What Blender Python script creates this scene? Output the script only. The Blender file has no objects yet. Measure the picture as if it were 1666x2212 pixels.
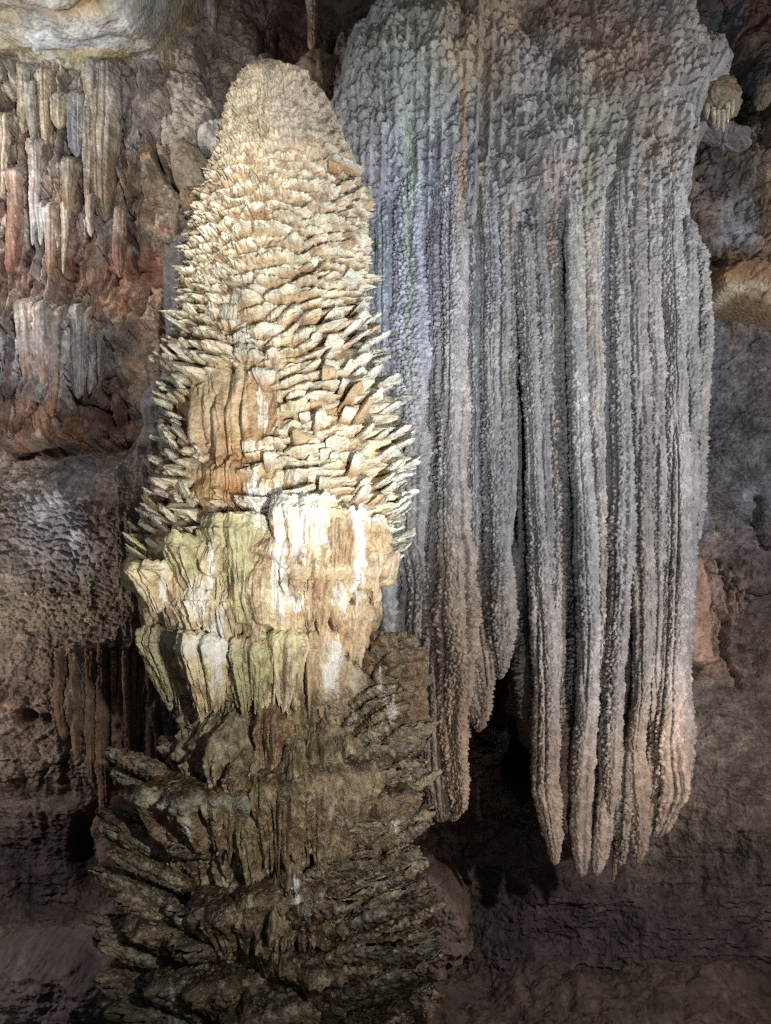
import bpy, math, time
import numpy as np

# ------------------------------------------------------------------ scene, camera, light
C = bpy.context.scene
COL = C.collection
F, CX, HY, ZC = 1736.0, 833.0, 1350.0, 5.2     # focal length (px of a 1666x2212 frame), centre, horizon row, eye height

cam_d = bpy.data.cameras.new("camera")
cam = bpy.data.objects.new("camera", cam_d); COL.objects.link(cam)
cam.location = (0, 0, ZC); cam.rotation_euler = (math.pi / 2, 0, 0)
cam_d.sensor_fit = 'VERTICAL'; cam_d.sensor_height = 36; cam_d.sensor_width = 27
cam_d.lens = F / 2212 * 36
cam_d.shift_y = (HY - 1106) / 2212
cam_d.clip_end = 200
C.camera = cam

w = bpy.data.worlds.new("World"); C.world = w; w.use_nodes = True
bg = w.node_tree.nodes['Background']
bg.inputs[0].default_value = (0.92, 0.95, 1.0, 1); bg.inputs[1].default_value = 0.10

def spot(name, loc, target, power, color, size, blend=0.6, radius=0.12):
    d = bpy.data.lights.new(name, 'SPOT'); o = bpy.data.objects.new(name, d); COL.objects.link(o)
    d.energy = power; d.color = color; d.spot_size = math.radians(size); d.spot_blend = blend; d.shadow_soft_size = radius
    o.location = loc
    v = np.array(target, float) - np.array(loc, float)
    import mathutils
    o.rotation_euler = mathutils.Vector(v).to_track_quat('-Z', 'Y').to_euler()
    return o

def P(px, py, Y):
    return ((px - CX) / F * Y, Y, ZC - (py - HY) / F * Y)

spot("column_spot", (2.6, 0.4, 4.0), P(640, 890, 7.0), 2850, (1.0, 0.97, 0.92), 42, 1.0, 0.06)
spot("column_left_fill", (-3.4, 1.0, 3.6), P(420, 950, 7.4), 480, (1.0, 0.98, 0.94), 30, 1.0, 0.06)  # added fill lamp for the column's dim left edge
spot("column_hot_spot", (1.3, 2.2, 3.9), P(670, 1150, 7.0), 170, (1.0, 0.98, 0.95), 34, 1.0, 0.06)
spot("curtain_spot", (1.5, 2.8, 4.4), P(930, 620, 9.8), 1250, (0.81, 0.885, 1.0), 60, 1.0, 0.05)
spot("curtain_right_spot", (5.9, 5.4, 7.6), P(1250, 900, 9.8), 1500, (0.96, 0.97, 1.0), 110, 1.0, 0.05)
spot("hood_fill", (1.2, 4.6, 10.2), P(1180, 200, 9.6), 210, (1.0, 0.99, 0.96), 90, 1.0, 0.05)  # fill lamp added to lift the hood's tone
spot("curtain_low_spot", (2.2, 6.3, 1.2), P(1250, 1250, 9.8), 230, (1.0, 0.92, 0.84), 100, 1.0, 0.05)
spot("left_wall_spot", (-0.6, 3.0, 9.0), P(120, 520, 12.0), 1700, (1.0, 0.98, 0.96), 62, 1.0, 0.06)
spot("left_side_spot", (-7.6, 8.3, 11.2), P(170, 420, 11.8), 1000, (1.0, 0.98, 0.96), 120, 1.0, 0.05)
spot("left_low_fill", (-6.6, 8.6, 4.6), P(110, 1200, 11.4), 480, (1.0, 0.94, 0.88), 120, 1.0, 0.05)  # added fill, brightens the lower left slope
spot("right_wall_spot", (3.9, 7.0, 3.6), P(1600, 1300, 11.4), 260, (1.0, 0.90, 0.82), 120, 1.0, 0.06)
spot("right_top_spot", (7.2, 7.5, 9.5), P(1600, 300, 11.4), 330, (0.95, 0.96, 1.0), 110, 1.0, 0.06)
spot("ceiling_spot", (-2.6, 6.5, 8.5), P(120, 40, 11.4), 300, (1.0, 0.98, 0.94), 76, 0.9, 0.12)
spot("floor_left_fill", (-6.0, 7.5, 4.4), P(60, 1950, 11.4), 420, (1.0, 0.90, 0.86), 110, 1.0, 0.06)  # added fill for the dark bottom left
spot("floor_fill", (4.4, 6.0, 4.2), P(1150, 2020, 10.8), 560, (1.0, 0.90, 0.86), 120, 1.0, 0.06)  # low fill lamp added to raise the floor and lower wall
spot("foot_spot", (1.6, 1.6, 5.2), P(570, 1610, 7.2), 1000, (1.0, 0.96, 0.91), 50, 1.0, 0.09)

C.view_settings.view_transform = 'Standard'; C.view_settings.look = 'None'
C.view_settings.exposure = 0.0; C.view_settings.gamma = 1.0
C.cycles.max_bounces = 4; C.cycles.diffuse_bounces = 3; C.cycles.glossy_bounces = 2
C.cycles.use_denoising = False
try: C.cycles.sample_clamp_indirect = 2.0; C.cycles.sample_clamp_direct = 4.0
except Exception: pass

# ------------------------------------------------------------------ noise
f32 = np.float32
def _h(ix, iy, iz, s):
    h = (ix.astype(np.uint32) * np.uint32(374761393) + iy.astype(np.uint32) * np.uint32(668265263)
         + iz.astype(np.uint32) * np.uint32(2147483647) + np.uint32((s * 1274126177 + 97) & 0xffffffff))
    h = (h ^ (h >> np.uint32(13))) * np.uint32(1274126177)
    h = (h ^ (h >> np.uint32(16))) * np.uint32(2246822519)
    return h ^ (h >> np.uint32(13))
def _r(h): return (h & np.uint32(0xffffff)).astype(f32) * f32(1 / 16777215.0)

def vn(x, y, z=None, s=0):
    """value noise, -1..1"""
    x = np.asarray(x, f32); y = np.asarray(y, f32)
    x, y = np.broadcast_arrays(x, y)
    ix = np.floor(x); iy = np.floor(y); fx = x - ix; fy = y - iy
    ix = ix.astype(np.int32); iy = iy.astype(np.int32)
    fx = fx * fx * fx * (fx * (fx * 6 - 15) + 10); fy = fy * fy * fy * (fy * (fy * 6 - 15) + 10)
    if z is None:
        k = np.zeros_like(ix)
        a = _r(_h(ix, iy, k, s)); b = _r(_h(ix + 1, iy, k, s)); c = _r(_h(ix, iy + 1, k, s)); d = _r(_h(ix + 1, iy + 1, k, s))
        return (a + (b - a) * fx) * (1 - fy) * 2 + (c + (d - c) * fx) * fy * 2 - 1
    z = np.broadcast_to(np.asarray(z, f32), x.shape)
    iz = np.floor(z); fz = z - iz; iz = iz.astype(np.int32)
    fz = fz * fz * fz * (fz * (fz * 6 - 15) + 10)
    out = 0
    for dz in (0, 1):
        a = _r(_h(ix, iy, iz + dz, s)); b = _r(_h(ix + 1, iy, iz + dz, s)); c = _r(_h(ix, iy + 1, iz + dz, s)); d = _r(_h(ix + 1, iy + 1, iz + dz, s))
        v = (a + (b - a) * fx) * (1 - fy) + (c + (d - c) * fx) * fy
        out = out + v * (fz if dz else 1 - fz)
    return out * 2 - 1

def fbm(x, y, z=None, o=4, s=0, g=0.5):
    a, t, n, k = 1.0, 0.0, 0.0, 1.0
    for i in range(o):
        t = t + a * vn(x * k, y * k, None if z is None else z * k, s + i * 17); n += a; a *= g; k *= 2.07
    return t / n
def ridge(x, y, z=None, o=4, s=0, g=0.5):
    a, t, n, k = 1.0, 0.0, 0.0, 1.0
    for i in range(o):
        t = t + a * (1 - np.abs(vn(x * k, y * k, None if z is None else z * k, s + i * 17)) * 2); n += a; a *= g; k *= 2.07
    return t / n

def wor(x, y, s=0, j=0.9):
    """2-D cells: F1, F2, random per cell, offsets to the cell's centre"""
    x = np.asarray(x, f32); y = np.asarray(y, f32); x, y = np.broadcast_arrays(x, y)
    ix = np.floor(x).astype(np.int32); iy = np.floor(y).astype(np.int32)
    k = np.zeros_like(ix)
    f1 = np.full(x.shape, 9, f32); f2 = f1.copy(); cid = np.zeros(x.shape, f32); ox = np.zeros(x.shape, f32); oy = np.zeros(x.shape, f32)
    for dx in (-1, 0, 1):
        for dy in (-1, 0, 1):
            h = _h(ix + dx, iy + dy, k, s)
            px = ix + dx + 0.5 + (_r(h) - 0.5) * j; py = iy + dy + 0.5 + (_r(h >> np.uint32(7)) - 0.5) * j
            ax = x - px; ay = y - py
            d = np.sqrt(ax * ax + ay * ay)
            m = d < f1
            f2 = np.where(m, f1, np.minimum(f2, d)); f1 = np.where(m, d, f1)
            cid = np.where(m, _r(h * np.uint32(2654435761)), cid); ox = np.where(m, ax, ox); oy = np.where(m, ay, oy)
    return f1, f2, cid, ox, oy

def ss(a, b, x):
    t = np.clip((x - a) / (b - a), 0, 1); return t * t * (3 - 2 * t)

def popcorn(u, v, s=0):
    """rounded grains separated by narrow creases, about 0..1"""
    f1, f2, c, _, _ = wor(u + 0.35 * vn(u * .7, v * .7, s=s + 5), v + 0.35 * vn(u * .7, v * .7, s=s + 6), s)
    e = np.clip((f2 - f1) * 2.2, 0, 1)
    return np.sqrt(e) * (0.75 + 0.5 * (c - 0.5)) 

def shingle(u, v, s=0):
    """overlapping scales: each swells toward its lower lip and is cut off there; v grows upward"""
    f1, f2, c, ox, oy = wor(u + 0.3 * vn(u * .6, v * .6, s=s + 5), v + 0.3 * vn(u * .6, v * .6, s=s + 6), s, 0.8)
    e = np.sqrt(np.clip((f2 - f1) * 2.0, 0, 1))
    return e * (0.60 + 0.75 * np.clip(-oy, -.6, .6) + 0.35 * (c - .5))

# ------------------------------------------------------------------ colour
def c3(r, g, b): return np.array([r, g, b], f32)
def srgb(r, g, b):
    a = np.array([r, g, b], f32) / 255.0
    return np.where(a <= 0.04045, a / 12.92, ((a + 0.055) / 1.055) ** 2.4).astype(f32)
def mixc(col, c, m):
    return col + (np.asarray(c, f32) - col) * m[..., None]

# ------------------------------------------------------------------ mesh building
def link(name, verts, quads, mat, col=None, parent=None, smooth=True):
    me = bpy.data.meshes.new(name)
    V = np.ascontiguousarray(verts.reshape(-1, 3), dtype=f32); Q = np.ascontiguousarray(quads.reshape(-1, 4), dtype=np.int32)
    me.vertices.add(len(V)); me.vertices.foreach_set('co', V.ravel())
    me.loops.add(Q.size); me.loops.foreach_set('vertex_index', Q.ravel())
    me.polygons.add(len(Q)); me.polygons.foreach_set('loop_start', np.arange(0, Q.size, 4, dtype=np.int32))
    me.update(calc_edges=True)
    me.polygons.foreach_set('use_smooth', np.ones(len(Q), bool))
    if col is not None:
        a = me.color_attributes.new('Col', 'FLOAT_COLOR', 'POINT')
        c = np.ones((len(V), 4), f32); cc = np.asarray(col, f32).reshape(len(V), -1)
        c[:, :cc.shape[1]] = cc
        if cc.shape[1] == 3: c[:, 3] = 0
        a.data.foreach_set('color', c.ravel())
    me.materials.append(mat)
    o = bpy.data.objects.new(name, me); COL.objects.link(o)
    if parent is not None: o.parent = parent
    return o

def grid_quads(h, w_, wrap=False, mask=None, off=0):
    i = np.arange(h - 1)[:, None]; n = w_ if wrap else w_ - 1
    j = np.arange(n)[None, :]; j2 = (j + 1) % w_
    a = i * w_ + j; b = i * w_ + j2; c = (i + 1) * w_ + j2; d = (i + 1) * w_ + j
    q = np.stack([a, b, c, d], -1)
    if mask is not None: q = q[mask]
    return q.reshape(-1, 4) + off

def compact(V, Cc, Q):
    used = np.zeros(len(V), bool); used[Q.ravel()] = True
    idx = np.cumsum(used) - 1
    return V[used], Cc[used], idx[Q]

def empty(name, loc, label, cat, group=None):
    o = bpy.data.objects.new(name, None); COL.objects.link(o); o.location = loc
    o['label'] = label; o['category'] = cat
    if group: o['group'] = group
    return o
def tag(o, label, cat, group=None):
    o['label'] = label; o['category'] = cat
    if group: o['group'] = group
    return o
def under(o, parent):
    """parent o to an Empty, keeping world-space vertices"""
    o.parent = parent
    L = parent.location
    n = len(o.data.vertices); a = np.empty(n * 3, f32); o.data.vertices.foreach_get('co', a)
    a = a.reshape(-1, 3) - np.array([L.x, L.y, L.z], f32)
    o.data.vertices.foreach_set('co', a.ravel()); o.data.update()
    return o

# ------------------------------------------------------------------ materials
def rock(name, bump=0.5, scale=60.0, dist=0.01, rough=0.75, wet_rough=0.22, grain=0.25, spec=0.4, vor=True, stretch=1.0, coarse=9.0):
    m = bpy.data.materials.new(name); m.use_nodes = True; nt = m.node_tree; N = nt.nodes; Lk = nt.links
    b = N['Principled BSDF']
    at = N.new('ShaderNodeVertexColor'); at.layer_name = 'Col'
    tc = N.new('ShaderNodeTexCoord'); mp = N.new('ShaderNodeMapping'); mp.inputs['Scale'].default_value = (1, 1, stretch)
    Lk.new(tc.outputs['Object'], mp.inputs[0])
    n1 = N.new('ShaderNodeTexNoise'); n1.inputs['Scale'].default_value = scale * 0.9; n1.inputs['Detail'].default_value = 6; n1.inputs['Roughness'].default_value = 0.7
    n2 = N.new('ShaderNodeTexNoise'); n2.inputs['Scale'].default_value = coarse; n2.inputs['Detail'].default_value = 8; n2.inputs['Roughness'].default_value = 0.65
    for n in (n1, n2): Lk.new(mp.outputs[0], n.inputs['Vector'])
    # colour = attribute * (1 +- grain)
    r1 = N.new('ShaderNodeMapRange'); r1.inputs[1].default_value = 0.25; r1.inputs[2].default_value = 0.75; r1.inputs[3].default_value = 1 - grain; r1.inputs[4].default_value = 1 + grain
    r2 = N.new('ShaderNodeMapRange'); r2.inputs[1].default_value = 0.3; r2.inputs[2].default_value = 0.7; r2.inputs[3].default_value = 1 - grain * 1.2; r2.inputs[4].default_value = 1 + grain * 1.0
    Lk.new(n1.outputs[0], r1.inputs[0]); Lk.new(n2.outputs[0], r2.inputs[0])
    mu = N.new('ShaderNodeMath'); mu.operation = 'MULTIPLY'; Lk.new(r1.outputs[0], mu.inputs[0]); Lk.new(r2.outputs[0], mu.inputs[1])
    vm = N.new('ShaderNodeVectorMath'); vm.operation = 'SCALE'; Lk.new(at.outputs['Color'], vm.inputs[0]); Lk.new(mu.outputs[0], vm.inputs['Scale'])
    Lk.new(vm.outputs[0], b.inputs['Base Color'])
    # wetness in alpha -> roughness
    rr = N.new('ShaderNodeMapRange'); rr.inputs[3].default_value = rough; rr.inputs[4].default_value = wet_rough
    Lk.new(at.outputs['Alpha'], rr.inputs[0]); Lk.new(rr.outputs[0], b.inputs['Roughness'])
    b.inputs['Specular IOR Level'].default_value = spec
    # bump
    bp = N.new('ShaderNodeBump'); bp.inputs['Strength'].default_value = bump; bp.inputs['Distance'].default_value = dist
    h = n1.outputs[0]
    if vor:
        v = N.new('ShaderNodeTexVoronoi'); v.inputs['Scale'].default_value = scale; v.feature = 'SMOOTH_F1'
        Lk.new(mp.outputs[0], v.inputs['Vector'])
        ad = N.new('ShaderNodeMath'); ad.operation = 'SUBTRACT'; Lk.new(n1.outputs[0], ad.inputs[0]); Lk.new(v.outputs['Distance'], ad.inputs[1]); h = ad.outputs[0]
    Lk.new(h, bp.inputs['Height']); Lk.new(bp.outputs[0], b.inputs['Normal'])
    return m

M_plate = rock('cream_calcite', bump=0.9, scale=42, dist=0.012, rough=0.6, grain=0.16, spec=0.4)
M_core = rock('wet_flowstone', bump=0.8, scale=34, dist=0.012, rough=0.6, wet_rough=0.19, grain=0.25, spec=0.6)
M_dark = rock('dark_wet_flowstone', bump=0.95, scale=30, dist=0.02, rough=0.55, wet_rough=0.18, grain=0.3, spec=0.65)
M_curt = rock('popcorn_flowstone', bump=0.9, scale=38, dist=0.015, rough=0.8, grain=0.22, spec=0.25)
M_wall = rock('cave_rock', bump=0.8, scale=22, dist=0.03, rough=0.75, grain=0.32, spec=0.3, coarse=4.0)
M_mud = rock('muddy_rock', bump=0.6, scale=14, dist=0.03, rough=0.85, grain=0.2, spec=0.2, vor=False, coarse=3.0)

# ------------------------------------------------------------------ masks
def blob(px, py, x, y, rx, ry, p=1.0):
    d = ((px - x) / rx) ** 2 + ((py - y) / ry) ** 2
    return np.exp(-(d ** p))
def polydist(px, py, pts):
    """distance to an open polyline"""
    out = np.full(px.shape, 1e9, f32)
    for (x0, y0), (x1, y1) in zip(pts[:-1], pts[1:]):
        dx, dy = x1 - x0, y1 - y0
        t = np.clip(((px - x0) * dx + (py - y0) * dy) / (dx * dx + dy * dy + 1e-9), 0, 1)
        out = np.minimum(out, np.hypot(px - x0 - t * dx, py - y0 - t * dy))
    return out
def inside(px, py, pts):
    r = np.zeros(px.shape, bool)
    n = len(pts)
    for i in range(n):
        x0, y0 = pts[i]; x1, y1 = pts[(i + 1) % n]
        if y0 == y1: continue
        c = ((y0 > py) != (y1 > py)) & (px < (x1 - x0) * (py - y0) / (y1 - y0) + x0)
        r ^= c
    return r
def sdist(px, py, pts):
    d = polydist(px, py, list(pts) + [pts[0]])
    return np.where(inside(px, py, pts), d, -d)

def paint(px, py, base, blobs, warp=45.0, seed=0, sx=0.012, sy=0.008):
    """soft patches with ragged outlines: mineral stains, on the curtain also painted lamp light"""
    wx = px + warp * fbm(px * sx, py * sy, o=5, s=seed); wy = py + warp * 1.3 * fbm(px * sx, py * sy, o=5, s=seed + 9)
    col = np.empty(px.shape + (3,), f32); col[:] = base
    for (x, y, rx, ry, c, a) in blobs:
        m = np.exp(-((((wx - x) / rx) ** 2 + ((wy - y) / ry) ** 2) ** 1.5)) * a
        col = mixc(col, c, m)
    return col
def var(col, px, py, amt=0.2, s=0, f=0.02, fy=None):
    n = fbm(px * f, py * (fy or f), o=5, s=s, g=.6)
    return col * (1 + amt * 2 * n)[..., None]

def crust_highlight(col, x, y, z, s, k=.75, c=(196, 184, 154)):  # crust patches that also paint in pale highlights and dark contrast
    n = fbm(x * 13, y * 13, z * 13, o=5, s=s % 937, g=.7); n2 = fbm(x * 3, y * 3, z * 3, o=2, s=s % 929)
    col = mixc(col, srgb(*c), np.clip(n * 3.2 - .45 + n2 * .9, 0, k))
    return mixc(col, srgb(52, 42, 34), np.clip(-n * 2.6 - .35 - n2 * .8, 0, .7))

# ------------------------------------------------------------------ the cave wall
Q = 1.0       # mesh density
T0 = time.time()
def log(s): print("[t] %-22s %.1f" % (s, time.time() - T0), flush=True)

WALL_PTS = [(-200,300,11.3),(0,300,11.7),(200,450,11.7),(120,200,11.9),(380,300,12.1),(420,330,12.0),(560,150,12.8),(680,90,13.6),(760,60,13.8),
 (350,700,12.3),(320,560,12.0),(100,850,11.5),(60,700,11.6),(240,880,12.8),(0,960,11.8),(100,1150,11.2),(300,1200,11.2),(-200,1200,10.9),(200,1500,11.3),(50,1620,11.3),(0,1750,11.9),
 (100,1900,12.1),(300,1900,12.2),(100,2120,11.2),(300,2150,10.8),(-200,2100,10.8),(833,1900,12.2),(960,1650,12.3),(1100,1560,13.4),(1130,1640,13.6),(1010,1650,12.2),(1060,1860,12.1),
 (1200,1990,11.5),(1200,2180,10.6),(1500,2100,11.0),(1700,2100,10.9),(1600,1650,11.2),(1560,1350,11.6),(1540,1250,11.7),(1620,1000,11.3),(1560,800,11.5),(1560,450,11.9),
 (1660,350,11.4),(1620,80,12.6),(1540,60,12.9),(1500,-100,12.9),(833,1000,12.6),(833,400,12.9),(1200,400,12.8),(1200,1000,12.6),(1200,-100,13.2),(1900,1000,10.8),(1900,300,11.2),(1900,1900,10.8)]
def wall_depth(px, py):
    num = 0; den = 0
    for x, y, d in WALL_PTS:
        r2 = (px - x) ** 2 + (py - y) ** 2 + 900
        k = 1 / r2 ** 1.6; num = num + k * d; den = den + k
    return (num / den).astype(f32)

WALLB = []
def build_wall():
    nx, nz = int(1180 * Q), int(1280 * Q)
    X, Z = np.meshgrid(np.linspace(-7.8, 7.8, nx, dtype=f32), np.linspace(15.6, -0.9, nz, dtype=f32))
    D = np.full(X.shape, 11.9, f32)
    for _ in range(3):
        px = CX + X / D * F; py = HY + (ZC - Z) / D * F
        D = wall_depth(px, py)
    wx = px + 26 * fbm(px * .010, py * .010, o=4, s=3); wy = py + 26 * fbm(px * .010, py * .010, o=4, s=4)
    # regions
    drape = ss(345, 300, wx) * ss(120, 170, wy) * ss(660, 560, wy) + ss(250, 210, wx) * ss(560, 620, wy) * ss(975, 940, wy)
    drape = np.clip(drape, 0, 1)
    lowrib = np.clip(ss(100, 150, wx) * ss(390, 350, wx) * ss(1370, 1430, wy) * ss(1740, 1680, wy), 0, 1)
    pop = np.clip(ss(350, 320, wx) * ss(965, 1000, wy) * ss(1720, 1640, wy) + ss(1490, 1510, wx) * ss(620, 680, wy) * ss(1250, 1150, wy) * .8
                  + ss(1480, 1500, wx) * ss(1430, 1480, wy) * ss(1900, 1800, wy) * .7, 0, 1)
    mud = np.clip(ss(1680, 1760, wy) * ss(900, 800, wx) + ss(930, 960, wx) * ss(1800, 1880, wy), 0, 1)
    rocky = np.clip(1 - drape - lowrib - pop - mud, 0, 1)
    rdrip = np.clip(ss(1480, 1500, px) * ss(1640, 1760, py) * ss(1960, 1880, py) + ss(1470, 1500, px) * ss(1180, 1230, py) * ss(1480, 1430, py), 0, 1)
    # relief, metres toward the viewer
    h = .22 * fbm(px / 210, py / 210, o=3, s=11)
    f1, f2, cid, ox, oy = wor(wx / 120 + .35 * fbm(px / 60, py / 60, s=40), wy / 105 + .35 * fbm(px / 60, py / 60, s=41), 21)
    facets = (cid - .5) * .30 + ox * (cid - .4) * .5 + .09 * np.clip((f2 - f1) * 5, 0, 1)
    g1, g2, gid, gx, gy = wor(wx / 38, wy / 42, 22)
    h += rocky * (facets + .05 * np.clip((g2 - g1) * 4, 0, 1) + .05 * (gid - .5) + .07 * ridge(px / 46, py / 46, o=5, s=30, g=.6) + .03 * fbm(px / 12, py / 12, o=4, s=31, g=.6))
    rib = ridge(wx / 34 + .3 * fbm(px / 80, py / 160, s=50), wy / 420, o=2, s=51) * .24 + ridge(wx / 13, wy / 150, o=4, s=52, g=.65) * .12 + fbm(px / 6, py / 22, o=3, s=53) * .05
    rows = (wy / 135 + .55 * vn(wx / 26, wy / 300, s=54)); fr = rows - np.floor(rows)
    rib = rib + .20 * (fr ** 1.4) * ss(1.0, .955, fr)      # hanging edges
    h += drape * rib
    h += lowrib * (ridge(wx / 17, wy / 300, o=2, s=60) * .12 + .05 * popcorn(px / 9, py / 9, 61))
    pc = popcorn(px / 17, py / 13, 71) * .085 + popcorn(px / 8, py / 7, 72) * .045 + .05 * fbm(px / 40, py / 40, o=4, s=73, g=.6)
    cal = blob(px, py, 140, 1130, 150, 150)
    pc = pc * (1 - .6 * cal) + cal * .13 * shingle(wx / 24, wy / 17, 78)
    lumpy = ss(1430, 1500, wy) * ss(180, 140, wx)
    h += pop * (pc + lumpy * .2 * popcorn(px / 44, py / 42, 75) + .10 * ridge(px / 90, py / 60, o=4, s=74))
    fold = ridge(px / 55 + .4 * fbm(px / 90, py / 200, s=80), py / 330, o=3, s=81)
    lowl = ss(330, 250, px) * ss(1700, 1760, py) * ss(2040, 1960, py)
    h += mud * (.13 * fbm(px / 70, py / 60, o=6, s=82, g=.6) + .025 * popcorn(px / 20, py / 18, 83) + .10 * ridge(px / 120, py / 40, o=5, s=84, g=.6)) + lowl * .22 * fold
    h += rdrip * (.09 * ridge(px / 18, py / 210, o=3, s=90, g=.6) + .05 * ridge(px / 60, py / 300, o=2, s=91))
    # ledges: the lower left drapery overhangs
    # cracks and hollows
    def crack(pts, wd, dp, ragged=6):
        nonlocal h
        n1 = ragged * fbm(px / 14, py / 14, o=3, s=int(pts[0][0]))
        n2 = ragged * fbm(px / 14, py / 14, o=3, s=int(pts[0][0]) + 3)
        d = polydist(px + n1, py + n2, pts); h = h - dp * np.exp(-(d / wd) ** 2)
    crack([(350,300),(344,340),(372,398),(402,432),(452,425)], 7, .75)
    crack([(243,365),(275,420),(298,520),(302,585),(268,612),(240,650)], 4.5, .35)
    crack([(298,360),(350,335)], 5, .4); crack([(330,640),(322,690)], 8, .5)
    crack([(30,985),(120,978),(200,972),(272,962)], 10, .6); crack([(225,850),(228,940)], 9, .6)
    crack([(0,215),(40,225)], 16, .7); crack([(165,265),(160,330),(180,440)], 5, .3)
    crack([(565,30),(562,120)], 7, .5); crack([(720,60),(712,130)], 8, .5); crack([(600,60),(596,120)], 6, .35)
    crack([(1010,2152),(1062,2142),(1078,2150),(1110,2128),(1150,2108),(1250,2089),(1345,2102),(1500,2112),(1680,2100)], 3.0, .22, 8)
    crack([(880,2180),(935,2154),(1028,2124)], 4, .22, 8)
    crack([(1068,2146),(1090,2142)], 9, .5)
    crack([(1512,250),(1560,320),(1600,318)], 7, .4); crack([(1600,150),(1560,220),(1600,260)], 12, .5)
    crack([(1548,1215),(1555,1300),(1565,1400),(1600,1480)], 6, .4); crack([(1572,1230),(1580,1320)], 3, .25)
    crack([(1560,655),(1620,660),(1680,680)], 12, .6); crack([(1630,1080),(1640,1180)], 6, .35)
    crack([(1600,1800),(1590,1870)], 9, .4)
    for (x, y, rx, ry, dp) in [(65,1550,22,16,.55),(150,1590,18,30,.5),(110,1560,10,14,.35),(255,905,14,35,.5),(215,1760,20,40,.5),(185,1860,26,80,.7),(1130,1560,26,130,1.6),(1128,1650,30,60,1.4),(1560,150,40,60,.5),(20,240,40,26,.6)]:
        h = h - dp * blob(wx, wy, x, y, rx, ry, 2)
    h += .30 * ss(985, 940, wy) * ss(235, 200, wx) * ss(600, 900, wy)        # left drapery hangs out over the slope
    h += .014 * fbm(px / 4, py / 4, o=3, s=99) + rocky * (.035 * ridge(px / 11, py / 10, o=3, s=98, g=.65) + .02 * popcorn(px / 9, py / 8, 97)) + .035 * mud * ridge(px / 14, py / 12, o=3, s=96)
    # colours (linear albedo)
    A = srgb
    blobs = [(100,230,170,130,A(168,158,135),.8),(60,470,110,200,A(170,130,105),.85),(60,380,70,40,A(188,178,160),.6),(250,330,60,120,A(160,148,122),.8),(165,300,26,120,A(105,108,115),.75),(225,180,50,40,A(95,100,105),.7),
     (420,230,120,110,A(175,160,142),.8),(330,270,60,60,A(186,170,158),.8),(400,330,80,70,A(165,155,138),.9),(330,350,60,16,A(176,122,60),.8),(260,390,50,50,A(140,80,45),.8),(350,450,60,70,A(182,158,128),.85),
     (300,620,110,80,A(150,88,52),.9),(200,610,110,70,A(150,98,66),.8),(200,480,30,110,A(150,100,70),.7),(90,480,26,110,A(186,184,182),.75),(60,560,30,60,A(118,78,72),.7),(150,690,120,50,A(184,140,92),.75),(330,700,60,60,A(165,130,105),.8),
     (110,760,110,110,A(148,148,156),.9),(70,900,120,50,A(165,110,66),.75),(170,940,100,40,A(150,98,52),.75),(20,860,50,110,A(86,80,88),.8),(330,800,70,60,A(150,132,108),.7),(240,900,60,60,A(128,86,78),.9),
     (620,100,90,110,A(112,72,66),.9),(450,80,90,70,A(150,132,118),.8),(350,70,60,60,A(172,164,150),.6),(550,160,60,40,A(150,140,125),.6),(320,76,40,18,A(225,225,228),.8),
     (120,1140,90,110,A(168,166,172),.9),(60,1020,90,60,A(145,126,112),.8),(230,1060,80,60,A(140,136,140),.7),(150,1330,200,80,A(135,116,92),.8),(240,1120,40,110,A(130,92,74),.5),(120,1500,190,110,A(100,78,62),.9),(240,1520,110,140,A(112,92,78),.8),
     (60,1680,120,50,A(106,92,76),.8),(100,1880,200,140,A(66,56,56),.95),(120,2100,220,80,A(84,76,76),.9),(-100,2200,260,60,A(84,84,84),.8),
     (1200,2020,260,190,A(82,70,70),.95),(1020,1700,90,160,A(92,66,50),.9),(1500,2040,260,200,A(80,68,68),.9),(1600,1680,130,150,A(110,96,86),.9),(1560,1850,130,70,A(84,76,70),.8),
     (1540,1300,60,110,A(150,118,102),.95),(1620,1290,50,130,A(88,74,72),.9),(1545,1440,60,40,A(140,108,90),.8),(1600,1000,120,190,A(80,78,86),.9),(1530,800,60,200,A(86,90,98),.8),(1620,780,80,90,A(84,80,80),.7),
     (1590,480,60,60,A(140,146,152),.85),(1610,330,60,110,A(140,126,112),.9),(1620,600,90,30,A(160,124,86),.95),(1610,560,80,22,A(120,88,64),.9),(1660,430,26,110,A(156,118,84),.8),(1620,60,60,60,A(130,84,66),.8),(1560,60,50,50,A(112,120,128),.9),(1580,180,60,40,A(92,100,110),.8),(1560,280,40,14,A(120,126,142),.8),
     (1540,380,50,40,A(86,82,80),.8),(1510,1150,30,40,A(128,132,148),.8),(1630,1080,30,50,A(112,122,130),.8)]
    WALLB.extend(blobs)
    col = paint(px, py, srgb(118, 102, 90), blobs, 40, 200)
    streak = fbm(wx / 11, wy / 160, o=4, s=210, g=.6) * np.clip(drape + lowrib + rdrip, 0, 1)
    col = mixc(col, srgb(196, 190, 182), np.clip(streak * 1.6, 0, .55) * drape)
    col = mixc(col, srgb(96, 62, 46), np.clip(-streak * 1.6, 0, .6) * drape)
    col = mixc(col, srgb(150, 84, 42), np.clip(fbm(px / 36, py / 36, o=5, s=220, g=.6) * 2 - .35, 0, .8) * rocky * ss(420, 330, px) * ss(200, 330, py))
    cells = (wor(px / 17, py / 13, 71)[2] - .5)
    col = col * (1 + .5 * cells * pop)[..., None]
    col = var(col, px, py, .32, 230, .03) 
    col = var(col, px, py, .22, 231, .11)
    col = mixc(col, srgb(205, 205, 210), np.clip(fbm(px / 18, py / 18, o=4, s=240, g=.65) * 3 - 1.0, 0, .8) * blob(px, py, 140, 1130, 130, 130))
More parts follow.
